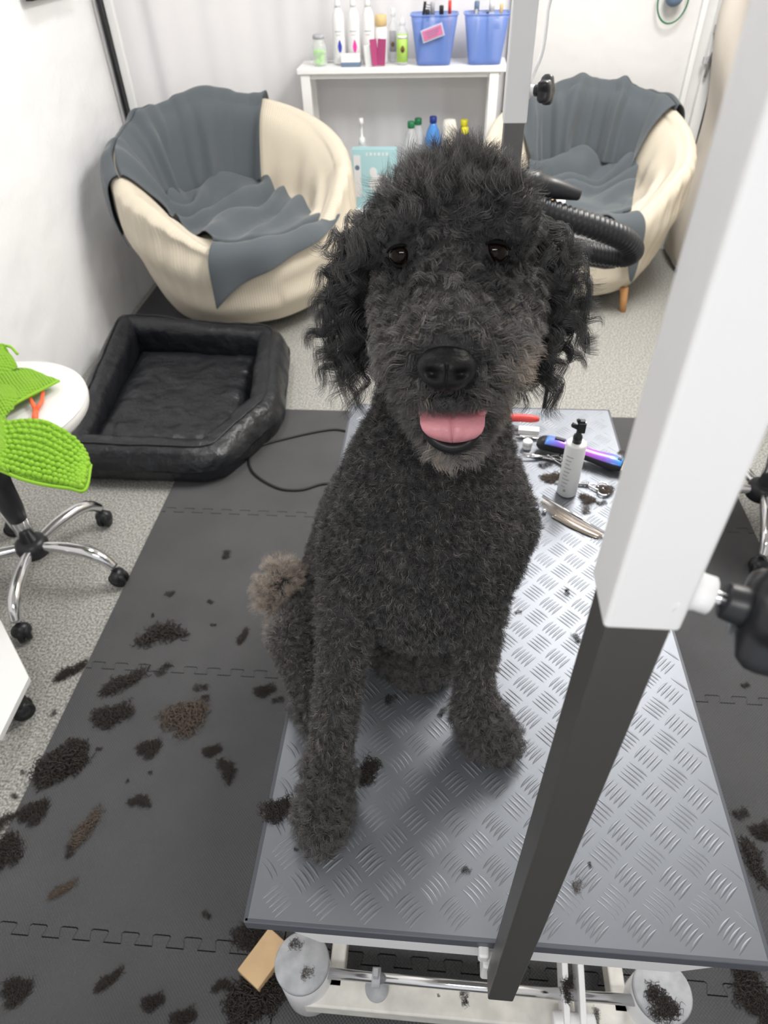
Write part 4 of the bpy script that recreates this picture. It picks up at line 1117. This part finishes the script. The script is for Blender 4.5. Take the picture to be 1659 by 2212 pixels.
# eyes
eye_m = mat('dark_brown_eye', (0.006, 0.004, 0.003), 0.04, spec=.25); lid_m = mat('black_eyelid_skin', (0.004, 0.004, 0.004), 0.7, spec=.1)
iris_m = mat('brown_iris', (0.006, 0.003, 0.002), 0.05, spec=.2)
eyes = []
for px, py in ((869, 551), (1069, 545)):
    h, n, d = hit(px, py); c = h + d * .0055
    eyes.append(np.array(h))
    e_ = MB().ball(c, .0112, 32, 20).build('eye', eye_m, dog)
    q = (-d).to_track_quat('Z', 'Y'); g_ = []
    for rr in np.linspace(.0034, .0082, 5):
        g_.append([c + q @ Vector((rr * math.cos(a), rr * math.sin(a), math.sqrt(.01135 ** 2 - rr * rr))) for a in np.linspace(0, 2 * PI, 33)])
    ir = MB().grid(g_).build('iris', iris_m, None); ir.parent = e_; ir.location = -dog.location
    for sgn, f0 in ((1, .42), (-1, .50)):    # upper and lower lid
        pts = []; rad = []
        for a in np.linspace(-1.25, 1.25, 15):
            xx = math.sin(a) * .0128; zz = sgn * math.cos(a) * .0128 * f0 * 1.35
            k = math.sqrt(max(1e-8, .0129 ** 2 - xx * xx - zz * zz)) if xx * xx + zz * zz < .0129 ** 2 else .001
            pts.append(c + q @ Vector((xx, zz, k))); rad.append(.0015 - .0006 * abs(a) / 1.25)
        l_ = MB().tube(pts, rad, 8).build('eyelid', lid_m, None); l_.parent = e_; l_.location = -dog.location
# nose
nose_m = mat('black_nose_leather', (0.006, 0.006, 0.0065), 0.42, spec=.3, bump=(420, .5, .0012))
h, n, d = hit(965, 797); q = FWD.to_track_quat('Z', 'Y'); nc = h + d * .006
g_ = []
for i in range(41):
    ph = PI * i / 40; row = []
    for j in range(61):
        th = 2 * PI * j / 60; x_ = math.sin(ph) * math.cos(th); y_ = math.sin(ph) * math.sin(th); z_ = math.cos(ph)
        wx = .0215 * (1 + .12 * y_) ; wy = .0165
        p = Vector((x_ * wx, y_ * wy, z_ * .0175))
        if z_ > 0:
            for sx in (-1, 1):
                dd = math.hypot((p.x - sx * .0098) / .0052, (p.y + .0035 - abs(p.x) * .12) / .0036)
                p.z -= .0085 * math.exp(-dd ** 2 * .9)
            p.z -= .0022 * math.exp(-(p.x / .0012) ** 2) * (1 if p.y < .004 else .2)
            p.z -= .0018 * math.exp(-((p.y - .0105) / .004) ** 2)
        row.append(nc + q @ p)
    g_.append(row)
MB().grid(g_).build('nose', nose_m, dog)
# mouth: dark cavity, lower lip, tongue
mouth_m = mat('dark_mouth', (0.012, 0.006, 0.007), 0.4); tongue_m = mat('pink_tongue', (0.60, 0.25, 0.28), 0.42, bump=(260, .35, .0015), var=(60, .08))
lip_m = mat('black_lip_skin', (0.010, 0.010, 0.012), 0.4, spec=.3)
tY = .452
tc_ = [at(977, 868, Y=tY + .022), at(977, 895, Y=tY + .008), at(977, 918, Y=tY - .002), at(977, 938, Y=tY - .006), at(977, 953, Y=tY - .002)]
wd_ = [.0262, .0268, .0250, .0195, .0075]
cl = bez(tc_, 8); ww = np.interp(np.linspace(0, 4, len(cl)), [0, 1, 2, 2.6, 3.2, 3.7, 4], [.0285, .0265, .0258, .0238, .0190, .0115, .002])
q = FWD.to_track_quat('Z', 'Y'); rx = q @ Vector((1, 0, 0)); g_ = []
for i, (p, w_) in enumerate(zip(cl, ww)):
    row = []
    for j in range(31):
        s = -1 + 2 * j / 30; bulge = .0065 * (1 - abs(s) ** 2.4) - .0030 * math.exp(-(s / .07) ** 2) - .001 * math.exp(-((abs(s) - .45) / .2) ** 2)
        row.append(p + rx * (s * w_) + FWD * (bulge * min(1, w_ / .012)))
    g_.append(row)
tn = MB().grid(g_).build('tongue', tongue_m, dog, solid=.003, subd=1)
# frilled cheek skin on either side of the tongue
for sx in (-1, 1):
    b0 = at(977 + sx * 62, 866, Y=tY + .012); b1 = at(977 + sx * 66, 882, Y=tY + .006); b2 = at(977 + sx * 58, 900, Y=tY + .010)
    MB().tube(bez([b0, b1, b2], 6), [.0035, .0045, .005, .005, .0048, .0045, .0045, .0042, .004, .0035, .003, .002, .001], 10).build('cheek_fold', tongue_m, dog)
MB().ball(at(977, 875, Y=tY + .030), .030, 24, 16, (1.05, .5, .8)).build('mouth_cavity', mouth_m, dog)
pts = bez([at(912, 880, Y=tY + .014), at(915, 915, Y=tY + .006), at(934, 948, Y=tY + .000), at(960, 964, Y=tY - .004), at(985, 967, Y=tY - .005), at(1012, 957, Y=tY - .002), at(1032, 930, Y=tY + .004), at(1040, 890, Y=tY + .014)], 8)
rr_ = [.0028 + .0022 * math.sin(PI * k / (len(pts) - 1)) for k in range(len(pts))]
MB().tube(pts, rr_, 12).build('lower_lip', lip_m, dog)

# ---------------------------------------------------------- coat
fur_mats = {}
def fur_mat(name, c0, c1, c2):
    m = bpy.data.materials.new(name); m.use_nodes = True; nt = m.node_tree; b = nt.nodes['Principled BSDF']
    a = nt.nodes.new('ShaderNodeAttribute'); a.attribute_name = 'tint'
    r = nt.nodes.new('ShaderNodeValToRGB'); e = r.color_ramp.elements
    e[0].color = (*c0, 1); e[1].color = (*c2, 1); k = e.new(.5); k.color = (*c1, 1)
    nt.links.new(a.outputs['Fac'], r.inputs['Fac']); nt.links.new(r.outputs['Color'], b.inputs['Base Color'])
    b.inputs['Roughness'].default_value = .34; b.inputs['Specular IOR Level'].default_value = .55
    return m
coat_m = fur_mat('black_brown_coat', (0.013, 0.013, 0.0145), (0.22, 0.21, 0.205), (0.68, 0.52, 0.38))


def strands(name, parent, P, N, L, comb, stiff=.5, curl=.003, turns=1.5, clump=.5, csize=.010, tint=None, npts=6, rad=.00013, droop=0.0, jit=.25, material=None, gdiv=26, spread=.35, lock=.0):
    """grow curled hair strands as one curves object; every array is per strand"""
    n = len(P); L = np.asarray(L, float) * np.ones(n); off = np.array(parent.location)
    D = N * stiff + comb + RNG.normal(0, jit, (n, 3)); D /= np.linalg.norm(D, axis=1)[:, None]
    # lock guides
    ng = max(8, int(n / gdiv)); gi = RNG.choice(n, ng, replace=False); kd = KDTree(ng)
    for k, i in enumerate(gi): kd.insert(P[i], k)
    kd.balance(); near = np.array([kd.find(p)[1] for p in P]); G = gi[near]
    ph = RNG.random(ng)[near] * 2 * PI + RNG.normal(0, spread, n); hand = np.where(RNG.random(ng) > .5, 1, -1)[near]
    Dg = D[G] * .65 + D * .35; Dg /= np.linalg.norm(Dg, axis=1)[:, None]
    ref = np.where(np.abs(Dg[:, 2:3]) < .9, np.array([[0, 0, 1.]]), np.array([[1., 0, 0]])); e1 = np.cross(Dg, ref); e1 /= np.linalg.norm(e1, axis=1)[:, None]; e2 = np.cross(Dg, e1)
    curl = np.asarray(curl) * np.ones(n); turns = np.asarray(turns) * np.ones(n); Lg = L * (.8 + .4 * RNG.random(ng)[near])
    out = np.empty((n, npts, 3))
    shift = (P[G] - P)
    dist = np.linalg.norm(shift, axis=1)[:, None]; shift = shift / np.maximum(dist, 1e-6) * np.minimum(dist, csize)
    for k in range(npts):
        t = k / (npts - 1); a = ph + hand * turns * 2 * PI * t
        amp = curl * min(1, t * 2.2)
        o = Dg * (Lg * t)[:, None] + e1 * (amp * np.cos(a) - amp * np.cos(ph))[:, None] + e2 * (amp * np.sin(a) - amp * np.sin(ph))[:, None]
        o[:, 2] -= droop * Lg * t * t; o += shift * clump * t
        out[:, k] = P + o
    cu = bpy.data.hair_curves.new(name); cu.add_curves([npts] * n)
    cu.attributes['position'].data.foreach_set('vector', (out - off).astype(np.float32).ravel()) if 'position' in cu.attributes else None
    ra = cu.attributes.get('radius') or cu.attributes.new('radius', 'FLOAT', 'POINT')
    prof = np.array([1.0 - .75 * (k / (npts - 1)) ** 2 for k in range(npts)]); rr = (rad * np.ones(n))[:, None] * prof[None]
    ra.data.foreach_set('value', rr.astype(np.float32).ravel())
    tint = tint + lock * ((RNG.random(ng) ** 3)[near] - .12)
    ta = cu.attributes.new('tint', 'FLOAT', 'CURVE'); ta.data.foreach_set('value', np.clip(tint, 0, 1).astype(np.float32))
    cu.materials.append(material or coat_m)
    o = bpy.data.objects.new(name, cu); COL.objects.link(o); o.parent = parent
    return o


def A(k): return np.array(NODES[k][0])
def near_w(P, c, r): return np.exp(-(np.linalg.norm(P - c, axis=1) / r) ** 2)
noseP, mouthP = np.array(nc), np.array(at(977, 905, Y=tY))
def segdist(P, ks):
    d = np.full(len(P), 9.)
    for l in LINKS:
        a, b = l.split('-')
        if a in ks and b in ks:
            pa, ra = NODES[a]; pb, rb_ = NODES[b]; pa = np.array(pa); pb = np.array(pb); ab = pb - pa
            t = np.clip((P - pa) @ ab / max(1e-9, ab @ ab), 0, 1); q_ = np.linalg.norm(P - pa - t[:, None] * ab, axis=1) - (ra + (rb_ - ra) * t)
            d = np.minimum(d, q_)
    return d
HEADK = {'crown', 'brow', 'browL', 'browR', 'jowlL', 'jowlR', 'skullB', 'muz0', 'muz1', 'whL', 'whR', 'nosebed', 'whL2', 'whR2', 'lipL', 'lipR', 'jaw0', 'jaw1', 'jaw2'}
NECKK = {'chR2', 'chL2', 'neck0', 'neck1', 'neck2', 'chest0', 'chest1', 'chest2', 'chestR', 'chestL', 'tor0', 'tor1', 'rump', 'shL', 'shR', 'hipL', 'hipR', 'thighL', 'rumpB', 'belly'}
PAWK = {'wrL', 'pawL', 'pawLt', 'wrR', 'pawR', 'pawRt', 'hockL', 'footL', 'footR', 'footR2', 'shR2'}
TAILK = {'tail0', 'tail1', 'tail2', 'tail3'}
LEGK = {'shL', 'elL', 'fL1', 'fL2', 'wrL', 'shR', 'elR', 'fR1', 'fR2', 'wrR', 'thighL', 'knL', 'shank', 'hockL', 'hipR', 'knR', 'shR2'}
P, N = sample(body_me, dog.location, 480000)
dH, dB, dP_, dT, dL_ = [segdist(P, k) for k in (HEADK, NECKK, PAWK, TAILK, LEGK)]
reg = np.argmin(np.stack([dH - .002, dB, dP_ - .003, dT - .004, dL_]), axis=0)
U = Vector((0, 0, 1)); upv = np.array([0, 0, 1.]); fw = np.array(FWD)
isH = reg == 0
# --- body and legs: close-clipped, tight crimped pile
m = (reg == 1) | (reg == 4)
Pb, Nb = P[m], N[m]; n = len(Pb)
down = np.tile([0, 0, -.55], (n, 1)); leg = reg[m] == 4
tint = .0 + .11 * RNG.random(n) + .60 * (RNG.random(n) > .86) * RNG.random(n)
kl = sstep; kn = near_w(Pb, A('knL') + np.array([-.03, 0, .02]), .035) * .35 + near_w(Pb, np.array(at(1100, 1000, Y=.60)), .08) * .10 + leg * .06
tint += kn
strands('clipped_coat', dog, Pb, Nb, .0075 + .004 * RNG.random(n), down + .25 * RNG.normal(0, 1, (n, 3)), stiff=.95, curl=.0014, turns=.9, clump=.6, csize=.005, tint=tint, npts=5, rad=.00015, jit=.40, gdiv=13, lock=.16)
# --- feet: longer, browner, fluffed out
m = reg == 2; Pp, Np = P[m], N[m]; n = len(Pp)
strands('feet_fluff', dog, Pp, Np, .014 + .005 * RNG.random(n), np.tile([0, 0, -.2], (n, 1)), stiff=1.0, curl=.0032, turns=1.1, clump=.6, csize=.010, tint=.08 + .18 * RNG.random(n) + .35 * (RNG.random(n) > .9), npts=6, rad=.00014, jit=.40)
# --- tail pom
m = reg == 3; Pt, Nt = P[m], N[m]; n = len(Pt)
strands('tail_pom', dog, Pt, Nt, .028, np.zeros((n, 3)), stiff=1.0, curl=.003, turns=1.4, clump=.6, csize=.010, tint=.42 + .45 * RNG.random(n), npts=6, rad=.00014, jit=.3)
# --- head
Ph, Nh = P[isH], N[isH]
# leave nose, eyes and the open mouth clear
q_inv = np.array(FWD.to_track_quat('Z', 'Y').to_matrix()); 
def face_xy(c, PP): d_ = PP - c; return d_ @ q_inv[:, 0], d_ @ q_inv[:, 1]
nx, ny = face_xy(noseP, Ph); mx, my = face_xy(mouthP, Ph)
bad = ((nx / .021) ** 2 + (ny / .016) ** 2 < 1) & ((Ph - noseP) @ fw > -.02)
bad |= ((mx / .030) ** 2 + ((my + .002) / .026) ** 2 < 1) & ((Ph - mouthP) @ fw > -.05) & (my < .020)
for e_ in eyes: ex, ey = face_xy(e_, Ph); bad |= ((ex / .0118) ** 2 + (ey / .0090) ** 2 < 1) & (np.abs((Ph - e_) @ fw) < .03)
Ph, Nh = Ph[~bad], Nh[~bad]
Ph = np.concatenate([Ph, ]); n = len(Ph)
# face coordinates measured from the midpoint between the eyes
mid = (eyes[0] + eyes[1]) / 2; fx, fy = face_xy(mid, Ph); eyd = np.minimum(np.linalg.norm(Ph - eyes[0], axis=1), np.linalg.norm(Ph - eyes[1], axis=1))
right = q_inv[:, 0]; upf = q_inv[:, 1]
Ln = .009 + .011 * np.clip((fy - .012) / .05, 0, 1)            # top-knot
Ln += .006 * np.clip((-fy - .045) / .03, 0, 1)                  # muzzle and beard
Ln *= np.clip(.38 + (eyd - .012) / .030, .38, 1)
nd_ = np.linalg.norm(Ph - noseP, axis=1); Ln *= np.clip(.45 + (nd_ - .020) / .03, .45, 1)
comb = np.zeros((n, 3))
top = np.clip((fy - .005) / .04, 0, 1)[:, None]; muz = np.clip((-fy - .01) / .03, 0, 1)[:, None]
comb += top * (upf * .55 - fw * .1)[None] + top * right[None] * (fx / .06)[:, None] * .2
comb += muz * (right[None] * np.sign(fx)[:, None] * np.clip(np.abs(fx) / .02, 0, 1)[:, None] * .9 - upf[None] * .75)
comb += (1 - top) * (1 - muz) * (right[None] * np.sign(fx)[:, None] * .8 - upf[None] * .1)
tint = .02 + .12 * RNG.random(n) + .60 * (RNG.random(n) > .88) * RNG.random(n)
tint += .62 * np.exp(-((np.abs(fx) - .062) / .022) ** 2) * np.clip((-fy - .04) / .04, 0, 1) * (.5 + .9 * (fx > 0)) * RNG.random(n)
tint += .12 * np.clip((-fy - .005) / .03, 0, 1) * RNG.random(n) + .14 * np.exp(-(fx / .018) ** 2) * np.clip((.03 - fy) / .03, 0, 1) * RNG.random(n) + .40 * near_w(Ph, np.array(at(975, 985, Y=.47)), .022)
tint *= np.clip((eyd - .012) / .038, .03, 1) * np.clip((nd_ - .012) / .022, .1, 1)  # hair tint carries painted eye-socket shade; also darkened around the nose
strands('head_coat', dog, Ph, Nh, Ln * (.8 + .4 * RNG.random(n)), comb, stiff=.62, curl=.0026, turns=.75, clump=.55, csize=.010, tint=tint, npts=8, rad=.00013, jit=.22, lock=.22)
# extra long top-knot and beard strands for the soft outline
sel = RNG.random(n) < .22 * (np.clip((fy - .03) / .03, 0, 1))
ns = int(sel.sum()); strands('topknot', dog, Ph[sel], Nh[sel], .021 + .008 * RNG.random(ns), comb[sel], stiff=.9, curl=.0042, turns=.9, clump=.7, csize=.014, tint=.12 + .25 * RNG.random(ns), npts=9, rad=.00012, jit=.25)
# --- upper lip fringe over the tongue
lip = []
for k in range(1500):
    s = random.uniform(-1, 1); lip.append(np.array(at(975 + s * 66, 858 - 4 * s * s + random.uniform(-8, 4), Y=tY - .010 + .014 * s * s)))
lip = np.array(lip); n = len(lip)
strands('lip_fringe', dog, lip, np.tile(fw, (n, 1)), .008 + .006 * RNG.random(n), np.tile(-upf * 1.4, (n, 1)) + right[None] * (lip - mouthP) @ right[:, None] * 8, stiff=.35, curl=.0028, turns=.9, clump=.6, csize=.006, tint=.04 + .1 * RNG.random(n), npts=7, rad=.00013, jit=.25)
# --- ears: long dark ringlets
for e_o, sx in ((earL, -1), (earR, 1)):
    Pe, Ne = sample(e_o.data, dog.location, 520000); n = len(Pe)
    zt_, zb_ = Pe[:, 2].max(), Pe[:, 2].min(); h_ = (zt_ - Pe[:, 2]) / (zt_ - zb_)
    cb = np.tile([sx * .25, -.1, -.75], (n, 1))
    strands('ear_ringlets', e_o, Pe - np.array(dog.location) * 0, Ne, .026 + .010 * h_ + .006 * RNG.random(n), cb, stiff=.85, curl=.0062, turns=1.5, clump=.92, csize=.020, gdiv=60, spread=.2, lock=.10,
            tint=.0 + .07 * RNG.random(n) + .40 * (RNG.random(n) > .92) * RNG.random(n) + .10 * (h_ < .25), npts=10, rad=.00014, droop=.35, jit=.22)  # sparse lighter strands paint gloss highlights into the ringlet tint
for o in COL.objects:
    if o.name.startswith('ear_ringlets'):
        o.location = -Vector(o.parent.location) * 0 - Vector(dog.location)

# ------------------------------------------------------------------ clipped hair tufts on mat, table and base
tuft_m = mat('clipped_dark_brown_hair', (0.028, 0.022, 0.019), .55)
tuft_b = mat('clipped_grey_brown_hair', (0.10, 0.075, 0.058), .55)


def tuft_mesh(seed, n, asp, curl, seg=9, ln=.5, loose=.25):
    """a flattened heap of curly strands about 1 unit long in x"""
    rr = random.Random(seed); mb = MB()
    for k in range(n):
        u = rr.uniform(-1, 1); v = rr.uniform(-1, 1) * (1 - u * u) ** .5
        out = rr.random() < loose
        x, y = .42 * u, .42 * asp * v + .10 * math.sin(u * 3 + seed); z = .02 + .20 * rr.random() * (1 - u * u) * (1 - v * v) * asp ** .5
        a = rr.gauss(0, .7 if not out else 2.0) + (0 if rr.random() < .5 else PI); L = ln * rr.uniform(.25, .6); ph = rr.random() * 6.28; c = curl * rr.uniform(.5, 1.2)
        P = []
        for i in range(seg):
            t = i / (seg - 1) - .5; w_ = ph + t * 15
            P.append(Vector((x + math.cos(a) * L * t + c * math.cos(w_) * -math.sin(a), y + math.sin(a) * L * t + c * math.cos(w_) * math.cos(a), max(.006, z + c * .7 * math.sin(w_)))))
        mb.tube(P, [.0085] * (seg - 2) + [.006, .003], 3, caps=False)
    me_o = mb.build('tmp', tuft_m); me = me_o.data; bpy.data.objects.remove(me_o); return me


TM = {'round': [tuft_mesh(11, 130, .8, .07, 14, .9), tuft_mesh(12, 110, .65, .08, 14, .9)], 'long': [tuft_mesh(21, 95, .34, .055, 14, .9), tuft_mesh(22, 85, .26, .06, 14, .9)],
      'small': [tuft_mesh(31, 40, .8, .10, 10, 1.1), tuft_mesh(32, 34, .55, .10, 10, 1.1), tuft_mesh(33, 30, .7, .12, 10, 1.2)], 'big': [tuft_mesh(41, 300, .8, .05, 14, .6)]}
TMb = {k: [m.copy() for m in v] for k, v in TM.items()}
for v in TMb.values():
    for m in v: m.materials.clear(); m.materials.append(tuft_b)


def tuft(px, py, size, kind, label, z=.0125, ang=None, brown=False, group=None):
    c = at(px, py, Z=z); L = .9 * size * depth(c) / FPX
    me = random.choice((TMb if brown else TM)[kind]); o = bpy.data.objects.new('hair_tuft', me); COL.objects.link(o)
    o.location = c; o.scale = (L, L, L * .8); o.rotation_euler = (0, 0, math.radians(ang) if ang is not None else random.random() * 6.28)
    tag(o, label, 'hair tuft', group)


for a in (
    (350, 1372, 118, 'long', 'long curled dark lock on the mat between stool and table, highest big one', .0125, 22),
    (155, 1450, 78, 'long', 'dark hair lock on the grey carpet at the mat edge, below the stool', .002, 55),
    (268, 1475, 105, 'long', 'curved dark lock lying across the mat seam on the left', .0125, 50),
    (243, 1545, 92, 'round', 'dense oval dark tuft just below the mat seam on the left', .0125, 0),
    (398, 1550, 112, 'round', 'wide loose brown-black tuft in the middle of the left mat', .0125, 20, True),
    (322, 1617, 58, 'round', 'small brown tuft below the wide loose one on the left mat', .0125, 20),
    (490, 1665, 70, 'long', 'dark slanting tuft near the left table edge, level with the front paw', .0125, -50),
    (458, 1622, 44, 'round', 'flat dim tuft up and left of the slanting one near the table', .0125, 0),
    (133, 1650, 135, 'big', 'largest heap of dark curls at the left edge of the mat', .0125, 70),
    (72, 1755, 72, 'round', 'dark tuft just below the largest heap at the mat edge', .0125, 30),
    (187, 1790, 95, 'long', 'upright oval grey-brown tuft on the mat right of the mat edge', .0125, 85, True),
    (303, 1732, 58, 'long', 'small flat black tuft alone in the middle of the lower left mat', .0125, 0),
    (135, 1922, 62, 'long', 'thin curled tuft above the lower mat seam', .0125, 50, True),
    (8, 1845, 95, 'round', 'dark tuft cut by the left edge of the picture, upper one', .0125, 80),
    (10, 1775, 60, 'long', 'dark tuft on the mat edge at the far left border', .0125, 60),
    (525, 1375, 46, 'long', 'narrow dark lock beside the dog hind leg on the mat', .0125, 90),
    (572, 1492, 50, 'round', 'dark fuzzy tuft beside the table edge below the dog hind leg', .0125, 0),
    (602, 1512, 30, 'small', 'tiny tuft touching the table side below the dog hind leg', .0125, 0),
    (35, 2140, 72, 'round', 'faint dark tuft in the bottom left corner of the mat', .0125, 0),
    (235, 2118, 66, 'long', 'thin dark lock below the lower mat seam', .0125, 55),
    (330, 2165, 52, 'round', 'dim tuft near the bottom of the picture left of centre', .0125, 0),
    (395, 2200, 60, 'round', 'dark tuft at the bottom border left of the table foot', .0125, 0),
    (480, 2130, 50, 'long', 'dim tuft to the left of the wooden block', .0125, 20),
    (552, 2150, 150, 'big', 'big dark heap of hair against the left table foot below the wooden block', .0125, 60),
    (545, 2015, 90, 'round', 'dark fluff in the shade above the wooden block', .0125, 10),
    (1628, 1862, 105, 'long', 'long dark tuft on the mat at the right edge beside the table', .0125, -70),
    (1600, 1757, 40, 'small', 'small dark tuft right of the table, higher than the long one', .0125, 0),
    (1648, 1795, 60, 'round', 'curly tuft at the right picture border', .0125, 0),
    (1612, 2120, 110, 'round', 'dim fluffy heap right of the right table foot', .0125, 60),
    (1645, 2175, 80, 'round', 'dark heap in the bottom right corner', .0125, 0),
    (1610, 1480, 22, 'small', 'tiny dark speck of hair on the right mat below the black knob', .0125, 0),
    (790, 1668, 78, 'round', 'curly tuft on the table right of the dog front left paw', TT, 30),
    (845, 1510, 36, 'small', 'dark tuft on the table between the dog legs, left one', TT, 40),
    (956, 1538, 28, 'small', 'small round tuft on the table next to the dog right front leg', TT, 40),
    (1008, 1880, 24, 'small', 'small tuft on the tread plate left of the dark post', TT, 0),
    (1248, 1912, 34, 'small', 'small brown tuft on the tread plate right of the dark post', TT, 60, True),
    (1120, 1322, 18, 'small', 'tiny black tuft on the bright plate right of the dog chest', TT, 0),
    (1245, 1378, 28, 'small', 'small tuft on the plate beside the dark post, upper one', TT, 90),
    (1192, 1032, 52, 'round', 'brown fluffy tuft on the table left of the white bottle', TT, 0, True),
    (1268, 1078, 42, 'round', 'brown tuft on the table right of the white bottle foot', TT, -30, True),
    (1265, 1100, 34, 'small', 'small brown tuft below the scissors right of the bottle', TT, 60, True),
    (1308, 1058, 42, 'round', 'brown fluff over the scissor rings', TT + .004, 0, True),
    (1300, 1086, 26, 'small', 'small dark tuft between bottle and white post', TT, 0),
    (1178, 1004, 34, 'small', 'dark tuft under the steel scissors behind the bottle', TT, 0),
    (1345, 978, 24, 'small', 'tiny brown tuft at the clipper blade', TT, 0, True),
    (640, 2040, 34, 'small', 'black tuft on the left grey post cap, upper one', .178, 0),
    (665, 2102, 34, 'small', 'grey-brown fluff on the left grey post cap, lower one', .178, 30, True),
    (1003, 2152, 36, 'small', 'black tuft on the white base bar below the dark post', .098, 80),
    (1428, 2168, 82, 'round', 'dark tuft on the right grey post cap', .178, -40),
    (1226, 2135, 60, 'long', 'dark fluff on the white pedal bracket', .175, 80),
    (1287, 2190, 26, 'small', 'small dark tuft on the base right of the pedal bracket', .098, 60),
):
    tuft(*a)
tuft(601, 1748, 86, 'round', 'curly brown-black tuft on the table edge left of the dog front left paw', TT, 0)
for px, py, sz_, z_, lb in (
    (488, 1198, 30, .0125, 'small dark snippet farthest back on the left mat'), (366, 1283, 26, .0125, 'small dark snippet above the long curled lock on the left mat'),
    (455, 1300, 18, .0125, 'tiny snippet between the long curled lock and the dog tail'), (352, 1448, 42, .0125, 'small dark snippet right on the mat seam'),
    (432, 1486, 36, .0125, 'small upper snippet of a pair under the mat seam'), (446, 1508, 24, .0125, 'small lower snippet of a pair under the mat seam'),
    (150, 1838, 34, .0125, 'small snippet to the left under the upright oval tuft'), (445, 1976, 26, .0125, 'faint snippet on the mat left of the table front corner'),
    (178, 1610, 24, .0125, 'small snippet just above right of the largest heap'), (214, 1618, 16, .0125, 'tiny snippet right of the one above the largest heap'),
    (460, 1350, 16, .0125, 'tiny speck of hair right of the long curled lock'), (325, 1670, 14, .0125, 'tiny speck of hair above the flat black tuft'),
    (275, 1688, 12, .0125, 'tiny speck of hair left of and above the flat black tuft'), (330, 1330, 14, .0125, 'tiny speck of hair just above the left end of the long lock'),
    (115, 1542, 20, .002, 'small hair speck on the carpet right of the white trolley caster'), (50, 1668, 16, .002, 'small hair speck on the carpet left of the largest heap'),
    (30, 1720, 20, .002, 'lowest hair speck on the carpet beside the mat'), (862, 1480, 14, TT, 'tiny snippet near the dog rear paw on the plate'),
    (1275, 1868, 14, TT, 'tiny snippet above the brown tuft right of the dark post'), (1225, 1280, 22, TT, 'thin light snippet on the bright plate beside the white sleeve'),
    (760, 1700, 14, TT, 'tiny snippet touching the dog front left paw'), (640, 1835, 12, TT, 'tiny snippet in front of the dog front left paw'),
    (947, 2150, 9, .098, 'tiny hair speck on the white base left of the black tuft'), (1292, 2208, 10, .098, 'tiny hair speck at the bottom border on the table base')):
    tuft(px, py, sz_, 'small', lb, z_, group='small hair snippets')
